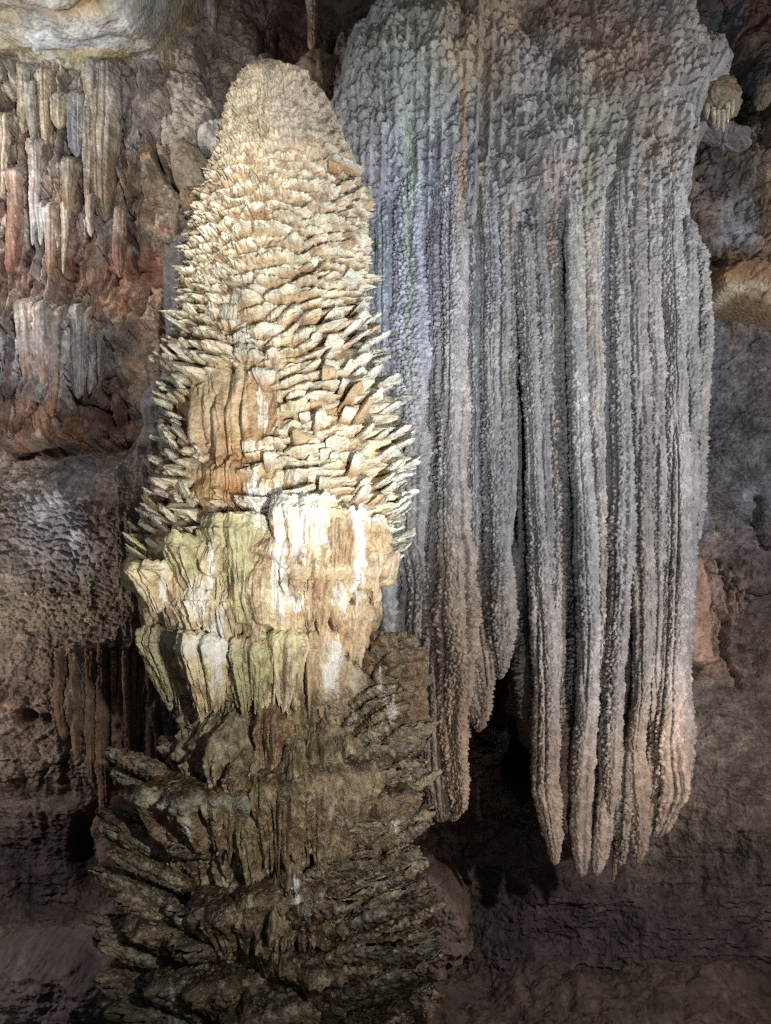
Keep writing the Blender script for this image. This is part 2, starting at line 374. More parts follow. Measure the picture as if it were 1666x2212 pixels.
    lum = col.mean(-1, keepdims=True); col = lum + (col - lum) * .72
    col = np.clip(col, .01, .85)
    # vertical ledge lip: let relief also push down a little so overhangs read
    Y = D - h
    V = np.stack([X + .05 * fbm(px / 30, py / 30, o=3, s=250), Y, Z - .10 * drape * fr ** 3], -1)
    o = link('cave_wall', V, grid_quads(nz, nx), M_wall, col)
    o['kind'] = 'structure'
    return o

def build_ceiling():
    nx, ny = int(460 * Q), int(420 * Q)
    X, Y = np.meshgrid(np.linspace(-9, 9, nx, dtype=f32), np.linspace(-2, 14.5, ny, dtype=f32))
    Z = 13.45 + .10 * (12 - Y) + 2.8 * ss(-3.4, -2.2, X - (Y - 12) * .25)
    Z = Z + .26 * fbm(X / 1.5, Y / 1.0, o=6, s=301, g=.55) + .10 * (wor(X / .9 + .4 * fbm(X, Y, s=303), Y / .6, 304)[2] - .5) + .05 * np.abs(vn((X + Y) / .9, Y / 2.2, s=305)) + .03 * ridge(X / .35, Y / .25, o=5, s=306, g=.6)
    d = polydist(X, Y, [(-5.6, 10.6), (-4.4, 10.9), (-3.6, 10.7), (-2.7, 11.3)]); Z = Z + .14 * np.exp(-((d + .05 * fbm(X * 4, Y * 4)) / .05) ** 2)
    d = polydist(X, Y, [(-5.2, 9.6), (-4.2, 10.2), (-3.5, 10.2)]); Z = Z + .14 * np.exp(-((d + .05 * fbm(X * 4, Y * 4)) / .045) ** 2)
    px = X * 100; py = Y * 100
    n = fbm(X * .8 + 1.2 * fbm(X, Y, s=311), Y * 1.6, o=5, s=310, g=.6)
    col = np.empty(X.shape + (3,), f32); col[:] = srgb(170, 164, 146)
    col = mixc(col, srgb(164, 148, 106), np.clip(n * 2.6 + .1, 0, .8))
    col = mixc(col, srgb(176, 178, 182), np.clip(-n * 2.4, 0, .8))
    col = mixc(col, srgb(190, 186, 176), np.clip(fbm(X * 2.5, Y * 2.5, s=320, o=5, g=.6) * 3 - .6, 0, .6))
    d1 = polydist(X, Y, [(-5.6, 10.6), (-4.4, 10.9), (-3.6, 10.7), (-2.7, 11.3)])
    col = mixc(col, srgb(128, 92, 60), np.exp(-((d1 + .12 * fbm(X * 3, Y * 3, o=4, s=322)) / .10) ** 2) * .6)
    col = mixc(col, srgb(110, 98, 88), ss(-3.4, -2.4, X - (Y - 12) * .25))
    col = var(col, px, py, .25, 330, .05); col = var(col, px, py, .2, 331, .25)
    o = link('cave_ceiling', np.stack([X, Y, Z], -1), grid_quads(ny, nx), M_wall, col); o['kind'] = 'structure'

def build_floor():
    nx, ny = int(700 * Q), int(700 * Q)
    X, Y = np.meshgrid(np.linspace(-10, 10, nx, dtype=f32), np.linspace(14, -3, ny, dtype=f32))
    Z = .05 + .45 * fbm(X / 1.4, Y / 1.4, o=6, s=401, g=.58) + .05 * popcorn(X * 3, Y * 3, 402) + .03 * popcorn(X * 11, Y * 11, 403) + .05 * ridge(X * 2, Y * 3.5, o=4, s=404) + .35 * ss(9.6, 11.2, Y)
    col = np.empty(X.shape + (3,), f32); col[:] = srgb(94, 82, 76)
    col = var(col, X * 100, Y * 100, .25, 410, .02)
    col = var(col, X * 100, Y * 100, .3, 411, .15)
    o = link('cave_floor', np.stack([X, Y, Z], -1), grid_quads(ny, nx), M_wall, col); o['kind'] = 'structure'

build_wall(); log('wall')
build_ceiling(); build_floor(); log('ceiling floor')

# ------------------------------------------------------------------ rounded rock sheets (closed toward the wall behind)
def sheet(name, poly, depth, relief, colour, mat, step=2.2, roll=60, back=1.2, parent=None):
    """a rock mass with the outline poly (frame px at its depth): depth(px,py) metres, its rim rolls back by `back` metres"""
    step = step / Q
    xs = [p[0] for p in poly]; ys = [p[1] for p in poly]
    dm = float(np.mean(depth(np.array(xs, f32), np.array(ys, f32))))
    gx = np.arange(min(xs) - 6, max(xs) + 6, step, dtype=f32); gy = np.arange(min(ys) - 6, max(ys) + 6, step, dtype=f32)
    px, py = np.meshgrid(gx, gy)
    X = (px - CX) / F * dm; Z = ZC - (py - HY) / F * dm          # world grid; outline given at the mean depth
    rg = (5 if roll != 55 else 24) * fbm(px / (16 if roll != 55 else 40), py / 24, o=4, s=7)
    sd = sdist(px + rg, py + rg, poly)
    t = np.clip(sd / roll, 0, 1)
    D = depth(px, py) + back * (1 - np.sqrt(1 - (1 - t) ** 2))
    Y = D - relief(px, py) * ss(-.05, .35, t)
    V = np.stack([X, Y, Z], -1).reshape(-1, 3); cc = np.clip(colour(px, py), .01, .85).reshape(-1, colour(px[:2, :2], py[:2, :2]).shape[-1])
    ok = sd > -3
    m = ok[:-1, :-1] & ok[1:, :-1] & ok[:-1, 1:] & ok[1:, 1:]
    V, cc, q = compact(V, cc, grid_quads(len(gy), len(gx), mask=m))
    return link(name, V, q, mat, cc, parent)

def interp(y, tab, k):
    ys = np.array([t[0] for t in tab], f32); return np.interp(y, ys, np.array([t[k] for t in tab], f32)).astype(f32)
def smooth_interp(y, pts, k):
    """interp with the corners rounded"""
    return (interp(y - 25, pts, k) + interp(y, pts, k) * 2 + interp(y + 25, pts, k)) / 4

def curtain_colour(px, py):
    blobs = [(1000, 1650, 130, 330, srgb(138, 120, 104), .9), (1250, 1780, 260, 260, srgb(140, 125, 112), .9), (1440, 1650, 80, 160, srgb(146, 130, 116), .8),
             (990, 1300, 120, 160, srgb(150, 136, 122), .7), (880, 230, 120, 150, srgb(148, 156, 140), .7), (1020, 120, 120, 90, srgb(142, 122, 98), .7), (1010, 230, 90, 60, srgb(146, 124, 96), .6), (1200, 90, 160, 70, srgb(128, 104, 84), .75),  # upper brown patches also paint in the lamp light falling off
             (1300, 210, 110, 80, srgb(150, 122, 100), .7), (1250, 290, 60, 60, srgb(134, 130, 106), .5), (1180, 430, 70, 50, srgb(166, 154, 146), .6), (1450, 130, 60, 90, srgb(168, 160, 150), .7), (1380, 350, 80, 60, srgb(140, 126, 108), .6),
             (900, 560, 120, 260, srgb(172, 180, 200), .5), (1185, 520, 14, 60, srgb(104, 84, 70), .5)]  # the pale blue patch paints in the cool lamp's pool of light
    col = paint(px, py, srgb(146, 143, 142), blobs, 26, 500)
    g = lambda x, w_, y0, y1: np.exp(-((px - x - 5 * fbm(py / 60, py * 0, o=2, s=int(x))) / w_) ** 2) * ss(y0, y0 + 60, py) * ss(y1, y1 - 60, py)
    for (x, w_, y0, y1, c, a) in [(883, 9, 300, 720, (128, 150, 92), .8), (880, 8, 640, 1100, (140, 158, 120), .45), (992, 6, 230, 520, (170, 124, 58), .85), (990, 6, 470, 640, (112, 128, 58), .85),
                                  (1035, 14, 250, 560, (140, 128, 84), .6), (1250, 10, 330, 720, (142, 142, 88), .7), (1290, 12, 300, 560, (132, 134, 90), .5), (820, 12, 430, 700, (96, 116, 84), .5)]:
        col = mixc(col, srgb(*c), g(x, w_ * 1.3, y0, y1) * a * .45 * (.6 + .8 * np.clip(fbm(px / 9, py / 22, o=3, s=int(x) + 3) + .4, 0, 1)))
    col = var(col, px, py, .20, 520, .02, .008)
    col = var(col, px, py, .16, 521, .09)
    cid = wor(px / 19, py / 15, 535)[2] - .5
    col = col * (1 + .35 * cid * ss(640, 460, py))[..., None]
    return np.clip(col, .02, .8)

curtain = empty('flowstone_curtain', P(1150, 1300, 9.9), 'huge grey popcorn flowstone drapery of long vertical folds hanging beside the bright column', 'flowstone')

HOOD = [(690,260),(722,190),(735,120),(760,75),(800,35),(830,8),(860,-70),(1500,-70),(1492,20),(1506,95),(1545,112),(1582,158),(1575,215),(1530,245),(1510,300),(1502,400),(1506,500),(1528,560),(1548,620),(1540,700),
        (1518,780),(1512,900),(1505,1050),(1492,1180),(1478,1290),(1484,1500),(1480,1640),(1400,1700),(1230,1700),(1170,1640),(1152,1560),(1140,1440),(1090,1440),(1060,1560),(1000,1600),(900,1640),(840,1560),(760,1480),(690,1300)]
def hood_depth(px, py):
    d = 9.98 + .34 * ss(480, 900, py) - .36 * ss(600, 120, py) + .20 * ss(300, 0, py)
    d = d - .30 * blob(px, py, 860, 190, 110, 150) - .22 * blob(px, py, 1000, 150, 90, 120) - .25 * blob(px, py, 1440, 100, 80, 120) - .18 * blob(px, py, 1170, 400, 90, 90) - .15 * blob(px, py, 1300, 260, 120, 80)
    return d.astype(f32)
def hood_relief(px, py):
    up = ss(640, 420, py + 60 * vn(px / 50, py * 0, s=530))
    wx = px + 14 * fbm(px / 50, py / 50, o=3, s=531); wy = py + 14 * fbm(px / 50, py / 50, o=3, s=532)
    f1, f2, cid, ox, oy = wor(wx / 62, wy / 70, 533)
    lum = np.sqrt(np.clip(1 - (f1 / .8) ** 2, 0, 1)) * .16 + (cid - .5) * .06 + oy * .05
    row = wy / 95 + .5 * vn(wx / 60, wy / 200, s=534); fr = row - np.floor(row)
    ter = .13 * fr ** 1.6 * ss(1, .93, fr)
    sc = shingle(wx / 19, wy / 15, 535) * .12 + popcorn(px / 8, py / 8, 536) * .03
    rib = .12 * ridge(px / 30 + .2 * vn(px * 0, py / 120, s=537), py / 700, o=2, s=538) + .045 * popcorn(px / 10, py / 10, 539)
    vert = .10 * ridge(px / 24 + .5 * vn(px / 200, py / 130, s=542), py / 600, o=2, s=543) * ss(120, 330, py)
    return vert * up + up * (lum * 1.2 + ter * .35 + sc + .05 * ridge(px / 24, py / 300, o=2, s=540)) + (1 - up) * rib + .10 * fbm(px / 120, py / 120, o=3, s=541)
hood = sheet('hood', HOOD, hood_depth, hood_relief, curtain_colour, M_curt, step=2.0, roll=70, back=1.3)
under(hood, curtain); log('hood')

def fold(pts, depth, s, name='fold', mat=None, colf=None, parent=None, grain=.055, amp=.042, squash=1.15, flute=.13, taper=None, tuck=0.0):
    """a hanging rib of flowstone; pts = (x, y, half width) in frame px at `depth`"""
    rnd = np.random.default_rng(s)
    y0, y1 = pts[0][1], pts[-1][1]
    P3 = [(p[1], p[0], p[2]) for p in pts]
    n = int((y1 - y0) / 2.1 * Q) + 6
    y = np.linspace(y0, y1, n, dtype=f32)
    k = depth / F
    xc = smooth_interp(y, P3, 1) + 3.0 * fbm(y / 90, y * 0, o=3, s=s) ; r = smooth_interp(y, P3, 2) * (1 + (.18 + .16 * ss(1400, 1700, y)) * fbm(y / 60, y * 0, o=4, s=s + 1))
    tip = np.clip((y1 - y) / (2.2 * max(pts[-1][2], 5)), 0, 1); r = r * np.sqrt(np.clip(tip, .0004, 1))
    rm = max(p[2] for p in pts) * k
    nphi = int(np.clip(rm * 2 * math.pi / .0135 * Q, 20, 150))
    phi = np.linspace(-math.pi, math.pi, nphi, endpoint=False, dtype=f32)
    phi = phi - .35 * np.sin(phi) * 1.0           # denser toward the viewer's side
    A, Yp = np.meshgrid(phi, y)
    R = (r * k)[:, None]
    Zw = ZC - (Yp - HY) * k
    u = A * rm; g = grain
    ca = np.cos(A * 1.0); 
    amp = amp * (.55 + .8 * np.clip(vn(A * .8, Zw / .9, s=s + 8) + .5, 0, 1))
    disp = amp * (popcorn(u / g, Zw / g, s) - .4) * 1.3 + amp * .5 * popcorn(u / (g * .45), Zw / (g * .45), s + 3)
    crs = np.abs(vn(A * (1.0 + 5 * rm) + 7, Zw / 3.0, s=s + 4)); disp = disp + flute * R * (np.minimum(crs * 5, 1) * 1.6 + crs) * (1 if rm < .08 else 1.5) + flute * R * .6 * vn(A * 4.5, Zw / 1.2, s=s + 5) + .10 * R * vn(A * 1.2, Zw / .35, s=s + 6)
    disp = disp * np.clip(R / .05, .15, 1)
    RR = np.maximum(R * .78 + disp, .002)
    X = ((xc - CX) * k)[:, None] + RR * np.sin(A)
    Y = depth - squash * RR * np.cos(A) + tuck * ss(y0 + 70, y0, Yp)
    px = CX + X / depth * F
    col = (colf or curtain_colour)(px, Yp)
    cid = wor(u / g + 0.35 * vn(u / g * .7, Zw / g * .7, s=s + 5), Zw / g + 0.35 * vn(u / g * .7, Zw / g * .7, s=s + 6), s)[2]
    col = np.clip(col * (1 + .38 * (cid - .5))[..., None] * (1 + .12 * (rnd.random() - .5)), .01, .85)
    V = np.stack([X, Y, Zw + 0 * X], -1)
    return link(name, V, grid_quads(n, nphi, True), mat or M_curt, col, parent)

FOLDS = [  # points (x, y, half width), depth
 ([(790,520,20),(795,900,22),(800,1200,26),(812,1480,22)], 9.95), ([(832,420,18),(830,800,20),(832,1150,22),(838,1400,20),(842,1560,14)], 9.88),
 ([(858,440,12),(858,900,11),(862,1300,10),(868,1500,8)], 9.95),
 ([(886,400,26),(887,868,36),(886,1150,36),(902,1260,24),(902,1400,24),(905,1560,20),(915,1640,8)], 9.80),
 ([(938,420,14),(938,868,13),(940,1120,14),(935,1200,18),(932,1480,26),(936,1640,20),(948,1740,14),(953,1776,6)], 9.78),
 ([(908,1150,14),(915,1300,18),(925,1500,20),(925,1620,14),(936,1700,5)], 9.92),
 ([(975,380,24),(977,868,26),(977,1150,28),(985,1230,30),(985,1400,32),(975,1560,18),(985,1680,12),(992,1760,7)], 9.76),
 ([(1013,420,9),(1013,868,7),(1012,1200,9),(1020,1340,16),(1026,1480,18),(1040,1530,12),(1034,1582,4)], 9.86),
 ([(1031,380,12),(1030,868,9),(1028,1160,10),(1035,1300,14),(1048,1430,14),(1055,1500,8)], 9.82),
 ([(1048,300,16),(1060,560,17),(1060,868,15),(1066,1120,14),(1070,1200,20),(1068,1340,20),(1078,1440,11),(1082,1468,4)], 9.74),
 ([(1082,380,12),(1088,700,10),(1088,1000,11),(1084,1200,15),(1094,1330,16),(1092,1400,10),(1088,1450,4)], 9.76),
 ([(1106,480,13),(1106,868,9),(1104,1060,10),(1098,1190,8)], 9.74), ([(1112,1130,8),(1114,1250,10),(1112,1360,9),(1102,1420,4)], 9.92),
 ([(1123,700,5),(1123,868,5),(1122,1100,5),(1120,1250,3)], 9.92), ([(1134,700,6),(1132,1000,6),(1130,1250,12),(1132,1440,14),(1138,1560,8)], 10.12),
 ([(1128,520,14),(1148,868,13),(1158,1100,13),(1166,1240,14),(1172,1340,22),(1178,1480,22),(1178,1600,25),(1176,1690,24),(1188,1770,15),(1196,1830,9),(1200,1869,4)], 9.70),
 ([(1160,480,14),(1174,868,9),(1182,1100,9),(1182,1270,9)], 9.72), ([(1186,470,16),(1197,868,12),(1206,1100,12),(1204,1300,14),(1202,1420,12),(1196,1520,6)], 9.76),
 ([(1213,600,8),(1218,1000,8),(1216,1300,6),(1214,1500,6),(1218,1640,10),(1224,1740,8),(1228,1800,4)], 9.92),
 ([(1228,640,8),(1232,1000,9),(1236,1300,12),(1232,1560,12),(1236,1760,9),(1240,1830,4)], 9.98),
 ([(1238,420,13),(1249,868,16),(1262,1150,18),(1272,1350,18),(1268,1560,18),(1254,1700,19),(1256,1800,18),(1256,1860,11),(1256,1895,4)], 9.68),
 ([(1275,380,15),(1284,868,17),(1292,1150,15),(1298,1350,10),(1296,1500,6)], 9.66),
 ([(1305,430,11),(1313,868,10),(1318,1200,9),(1316,1480,13),(1312,1650,15),(1306,1800,15),(1292,1870,8),(1286,1893,4)], 9.70),
 ([(1322,700,7),(1334,1200,8),(1330,1500,9),(1296,1700,8),(1288,1800,5)], 9.84),
 ([(1338,430,13),(1343,868,17),(1346,1100,20),(1338,1300,16),(1326,1500,16),(1322,1650,12),(1318,1760,6)], 9.70),
 ([(1372,430,14),(1380,868,17),(1384,1150,18),(1388,1350,16),(1386,1500,12),(1370,1600,14),(1374,1690,20),(1384,1770,14),(1384,1840,8),(1380,1868,4)], 9.70),
 ([(1358,1560,14),(1352,1700,16),(1346,1800,11),(1341,1850,7),(1338,1872,4)], 9.80), ([(1360,1000,8),(1358,1300,10),(1350,1560,10),(1338,1700,8),(1330,1860,5),(1322,1905,3)], 9.94),
 ([(1408,420,14),(1418,868,15),(1424,1100,14),(1422,1280,13),(1416,1450,12),(1412,1580,14)], 9.68),
 ([(1404,1360,8),(1400,1560,10),(1404,1660,12),(1400,1760,6)], 9.80),
 ([(1448,420,18),(1458,868,22),(1462,1150,22),(1452,1350,22),(1446,1500,24),(1440,1620,34),(1448,1700,36),(1430,1766,26),(1414,1810,10)], 9.70),
 ([(1484,500,14),(1492,868,13),(1488,1100,13),(1476,1300,13),(1478,1500,12),(1480,1600,16),(1470,1700,14),(1456,1750,6)], 9.84),
 ([(1508,560,14),(1520,700,14),(1510,900,12),(1502,1100,12),(1494,1180,8)], 9.98),
 ([(1426,1500,12),(1420,1640,22),(1410,1720,20),(1396,1790,9)], 9.72),
]
FOLDS += [([(1000,1230,26),(1004,1400,30),(1010,1480,26),(1018,1540,14),(1022,1562,6)], 9.90), ([(902,1250,22),(910,1450,26),(922,1600,22),(938,1700,14),(944,1740,6)], 9.94), ([(958,1280,24),(963,1500,28),(968,1640,22),(976,1740,12),(980,1775,6)], 9.92),
          ([(1120,1150,14),(1126,1300,16),(1130,1420,12)], 10.15)]
rf = np.random.default_rng(5)
for i, (pts, d) in enumerate(FOLDS):
    pts = [(x, y, h * (1.08 + (.38 * min(1, max(0, (y - 1200) / 250)) if x < 1070 else 0))) for (x, y, h) in pts]
    if pts[0][1] <= 560: pts = [(pts[0][0], pts[0][1] - rf.uniform(60, 170), pts[0][2] * .9)] + pts
    tone = 1 + rf.uniform(-.20, .14); wc = rf.uniform(-.05, .06); hue = np.array([1 + wc, 1, 1 - wc], f32) * tone; d = d + rf.uniform(-.08, .09)
    under(fold(pts, d, 600 + i * 7, colf=lambda px, py, hue=hue: curtain_colour(px, py) * hue, tuck=.25, amp=rf.choice([.026, .036, .046])), curtain)
log('folds')

# ------------------------------------------------------------------ the great stalagmite
CY = 8.0; SQ = .78
CORE = [(135,572,585),(142,562,596),(150,552,614),(160,540,632),(175,526,655),(200,514,690),(250,492,704),(300,484,730),(350,470,762),(400,466,786),(450,456,800),(500,444,792),(560,428,784),(600,420,764),(650,418,752),(700,424,754),(750,412,760),
 (800,398,768),(850,394,786),(900,396,800),(950,400,812),(1000,398,822),(1050,392,828),(1100,386,828),(1150,372,822),(1200,342,816),(1250,328,808),(1300,345,792),(1350,366,775),(1400,386,764),(1450,412,752),(1495,432,742),(1530,438,742),(1570,408,800),
 (1610,390,835),(1700,410,810),(1800,410,800),(1900,410,800),(2000,405,800),(2212,400,800),(2500,300,900),(2620,250,950)]
def core_xr(z):
    y = HY + (ZC - z) / 8.0 * F
    L = (interp(y - 14, CORE, 1) + interp(y, CORE, 1) + interp(y + 14, CORE, 1)) / 3; Rr = (interp(y - 14, CORE, 2) + interp(y, CORE, 2) + interp(y + 14, CORE, 2)) / 3
    return ((L + Rr) / 2 - CX) / F * 8.0, np.maximum((Rr - L) / 2 / F * 8.0, .01)
def core_pt(a, z):
    xc, r = core_xr(z)
    return xc + r * np.sin(a), CY - SQ * r * np.cos(a)
def project(X, Y, Z): return CX + X / Y * F, HY + (ZC - Z) / Y * F
def locate(px, py):
    """column angle and height whose surface shows at (px, py)"""
    Y = 7.2
    for _ in range(12):
        z = ZC - (py - HY) / F * Y; X = (px - CX) / F * Y
        xc, r = core_xr(np.array([z], f32)); s = float(np.clip((X - xc[0]) / r[0], -.985, .985)); a = math.asin(s)
        Y = CY - SQ * float(r[0]) * math.cos(a)
    return a, z

def column_colour(px, py, n=None):
    S_ = srgb
    blobs = [(640, 250, 140, 130, S_(160, 150, 134), .9), (540, 400, 110, 110, S_(186, 170, 136), .8), (650, 330, 60, 30, S_(176, 150, 118), .6), (760, 480, 60, 150, S_(184, 166, 138), .8), (600, 560, 180, 70, S_(196, 182, 146), .8), (600, 640, 160, 50, S_(192, 172, 138), .8),
             (570, 455, 40, 14, S_(140, 84, 40), .75), (600, 512, 40, 10, S_(130, 76, 40), .7), (440, 668, 16, 24, S_(128, 72, 26), .9), (500, 720, 30, 16, S_(150, 92, 44), .8), (680, 690, 60, 24, S_(150, 96, 56), .7), (600, 735, 200, 34, S_(150, 100, 62), .8),
             (515, 900, 110, 95, S_(202, 176, 140), .95), (500, 960, 80, 40, S_(190, 150, 106), .8), (580, 930, 22, 60, S_(170, 112, 62), .7), (520, 1000, 70, 18, S_(170, 128, 84), .8), (480, 1050, 90, 46, S_(184, 148, 108), .95), (500, 1075, 60, 30, S_(158, 108, 62), .85), (440, 1050, 30, 40, S_(180, 150, 108), .8),
             (700, 1000, 130, 140, S_(196, 178, 140), .7), (610, 1080, 60, 20, S_(232, 228, 218), .8), (760, 1180, 70, 120, S_(188, 166, 130), .85), (580, 1180, 60, 60, S_(150, 104, 84), .7), (440, 1210, 60, 70, S_(180, 174, 132), .8), (520, 1190, 46, 70, S_(176, 170, 128), .8), (390, 1280, 60, 50, S_(206, 184, 144), .8),
             (640, 1320, 110, 60, S_(196, 178, 150), .8), (700, 1400, 90, 90, S_(164, 130, 84), .8), (520, 1320, 60, 40, S_(164, 156, 112), .7), (600, 1430, 60, 80, S_(176, 160, 112), .7), (430, 1420, 60, 80, S_(196, 188, 148), .8), (720, 1330, 70, 60, S_(186, 148, 100), .6), (740, 1450, 50, 50, S_(176, 164, 148), .7),
             (600, 1590, 60, 60, S_(128, 96, 64), .9), (500, 1600, 130, 60, S_(140, 122, 88), .8), (700, 1600, 120, 60, S_(138, 120, 88), .8), (800, 1560, 60, 60, S_(148, 132, 108), .8), (380, 1560, 60, 60, S_(120, 108, 108), .7)]
    col = paint(px, py, srgb(180, 164, 134), blobs, 14, 700, .03, .02)
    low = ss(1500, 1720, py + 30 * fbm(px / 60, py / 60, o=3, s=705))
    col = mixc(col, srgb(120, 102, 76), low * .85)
    col = mixc(col, srgb(70, 60, 50), ss(1820, 1950, py) * .85)  # foot colour darkened to imitate the lamp light fading out below
    return col

WHITE = [(602, 1100, 10, 70), (640, 1080, 14, 60), (660, 1110, 12, 50), (648, 1150, 18, 60), (690, 1140, 16, 50), (604, 1180, 15, 60), (596, 1260, 10, 60), (606, 1240, 12, 90), (560, 1120, 12, 30), (775, 1110, 16, 50), (780, 1160, 8, 90), (735, 1290, 14, 26), (770, 1270, 5, 60),
         (455, 1220, 7, 40), (470, 1400, 17, 80), (436, 1290, 10, 40), (560, 860, 5, 50), (574, 900, 5, 40), (545, 1060, 16, 30), (610, 1100, 60, 10), (580, 1075, 24, 22), (420, 1300, 22, 30), (455, 1385, 30, 24), (640, 1300, 20, 14), (715, 1450, 16, 50),
         (352, 1270, 8, 30), (730, 1410, 12, 16), (320, 1588, 18, 14), (640, 1920, 7, 26), (405, 1790, 6, 22), (820, 1480, 7, 20), (845, 1530, 9, 16), (853, 1780, 7, 10), (375, 2170, 9, 30), (398, 1075, 4, 10)]
def whiten(col, px, py, k=1.0, rel=0):
    m = 0
    wx = px + 12 * fbm(px / 8, py / 26, o=4, s=720, g=.65); wy = py + 40 * fbm(px / 5, py / 60, o=4, s=721, g=.6); hole = .55 * np.clip(fbm(px / 6, py / 14, o=4, s=722, g=.65) * 2, -.3, 1)
    for (x, y, rx, ry) in WHITE: m = np.maximum(m, ss(.12, .6, blob(wx, wy, x, y, rx, ry, 1.2) - hole * .6 + .22 * rel))
    return mixc(col, srgb(226, 224, 216), m * .9 * k), m

def build_core(parent):
    zt, zb = 5.2 + (HY - 136) / F * 8.0, -.25
    nz, na = int(1900 * Q), int(860 * Q)
    a = np.linspace(-math.pi, math.pi, na, endpoint=False, dtype=f32); a = a - .62 * np.sin(a)      # denser at the front
    z = np.linspace(zt, zb, nz, dtype=f32)
    A, Z = np.meshgrid(a, z)
    xc, r = core_xr(z); xc = xc[:, None]; r = r[:, None]
    X0 = xc + r * np.sin(A); Y0 = CY - SQ * r * np.cos(A)
    px, py = project(X0, Y0, Z)
    u = A * .85                                        # metres along the girth
    kU = ss(690, 600, py); kD = ss(1130, 1190, py) * ss(1540, 1490, py); kK = ss(1470, 1520, py) * ss(1800, 1700, py); kS = ss(1680, 1760, py)
    kM = np.clip(1 - kU - kD - kK - kS, 0, 1)
    bwx = px + 70 * fbm(px / 50, py / 60, o=4, s=807); bwy = py + 80 * fbm(px / 22, py / 70, o=4, s=808)
    bare = np.clip(ss(.25, .6, blob(bwx, bwy, 512, 900, 112, 112, 1.3)) + ss(.25, .6, blob(bwx, bwy, 480, 1040, 98, 66, 1.3)), 0, 1)
    # upper: tiers that flare to a ruffled upper rim with a cut above
    wob = .10 * vn(u * 3.2, Z * 1.1, s=800) + .05 * vn(u * 9, Z * 3, s=801) + .22 * fbm(u * 1.1, Z * .5, o=2, s=799)
    big = ss(260, 420, py)
    per = .120
    ph = (Z + wob - .18 * np.abs(A + .15)) / per; fr = ph - np.floor(ph); row = np.floor(ph)
    ribs = np.abs(vn(u * 15 + row * 13.7, ph * .25, s=802)); 
    teeth = np.sqrt(np.clip((wor(u * 17 + row * 7.3, ph * 1.6, 803)[1] - wor(u * 17 + row * 7.3, ph * 1.6, 803)[0]) * 2, 0, 1))
    flare = fr ** 1.5 * ss(1.0, .93, fr)
    amp = (.060 + .060 * big) * (.35 + .9 * np.clip(vn(u * 1.6, row * 3.3, s=804) + .6, 0, 1))
    dU = amp * flare * (.72 + .5 * teeth) + .020 * teeth + .07 * fbm(u * 2.2, Z * 2.2, o=3, s=805) + .010 * popcorn(u / .045, Z / .045, 806)
    step = .12 * ss(-.06, .06, (px - (640 + (py - 300) * .50)) / 200) * ss(300, 360, py) * ss(640, 560, py)   # the second lobe lies further back on the right
    dU = dU - step
    # middle: wet fluted wall between the plates
    fl = ridge(u * 7 + .4 * vn(u * 2, Z * 2, s=810), Z * .8, o=3, s=811, g=.6)
    dM = -.06 + .05 * fl + .012 * popcorn(u / .05, Z / .10, 812)
    pool = blob(px, py, 470, 1045, 92, 52, 2)
    dM = dM + bare * (.07 + .10 * np.abs(vn(u * 8 + .6 * vn(u * 3, Z * 2, s=816), Z * 1.3, s=813)) + .08 * fbm(u * 3.5, Z * 1.8, o=3, s=814)) + pool * (.10 + .07 * fbm(u * 4, Z * 4, o=3, s=815))
    dM = dM - .09 * blob(bwx, bwy, 500, 992, 80, 10) - .12 * blob(bwx, bwy, 480, 1106, 80, 9)
    # drapery zone
    e1 = vn(u * 5, Z * 0, s=820) * .12 + vn(u * 14, Z * 0, s=821) * .07 + vn(u * 1.3, Z * 0, s=822) * .25
    t = (-Z + e1) / .62; ft = t - np.floor(t); rw = np.floor(t)
    hang = ss(0, .5, ft) * ss(1, .94, ft)
    dD = .21 * hang * (.5 + .7 * np.abs(vn(u * 3.2, rw * 5.1, s=823))) + .115 * ridge(u * 5.5 + .3 * vn(u * 2, Z * 2, s=824), Z * .7, o=3, s=825, g=.6) + .035 * ridge(u * 24, Z * 2.0, o=3, s=826, g=.6) + .01 * popcorn(u / .035, Z / .06, 827) + .10 * vn(u * 1.4, Z * 1.2, s=828)
    # knobs
    q1 = wor(u / .23 + .2 * vn(u * 3, Z * 3, s=830), Z / .30, 831); q2 = wor(u / .10, Z / .14, 832)
    dK = .17 * np.sqrt(np.clip((q1[1] - q1[0]) * 1.6, 0, 1)) * (.5 + q1[2]) - .06 + .05 * np.sqrt(np.clip((q2[1] - q2[0]) * 1.6, 0, 1)) + .012 * fbm(u * 20, Z * 20, o=2, s=833) - q1[4] * .10
    # dark foot
    dS = .10 * ridge(u * 3.5, Z * .9, o=3, s=840) + .05 * ridge(u * 12, Z * 1.2, o=3, s=841) + .03 * popcorn(u / .07, Z / .07, 842) + .12 * fbm(u * 1.5, Z * 1.5, o=3, s=843)
    kk = .34 - .78 * ss(420, 760, py); skew = Z + kk * (np.sqrt((u + .12) ** 2 + .09) - .3) + .09 * fbm(u * 1.3, Z * 1.3, o=3, s=879)
    t1 = wor(u / .27 + .35 * vn(u * 3, Z * 3, s=880), skew / .125 + .25 * vn(u * 3, Z * 3, s=881), 882, .85)
    t2 = wor(u / .13, skew / .07, 883, .85)
    fan1 = np.sqrt(np.clip((t1[1] - t1[0]) * 2.4, 0, 1)) * (.45 + 1.1 * np.clip(t1[4] + .25, -.25, .75)) * (.5 + .9 * t1[2])
    fan2 = np.sqrt(np.clip((t2[1] - t2[0]) * 2.2, 0, 1)) * (.5 + .9 * np.clip(t2[4] + .2, -.2, .6))
    fribs = np.abs(vn((t1[3] / (.35 + t1[4] * .5 + .4)) * 5 + t1[2] * 40, Z * 2, s=884))
    opn = (1 - bare)
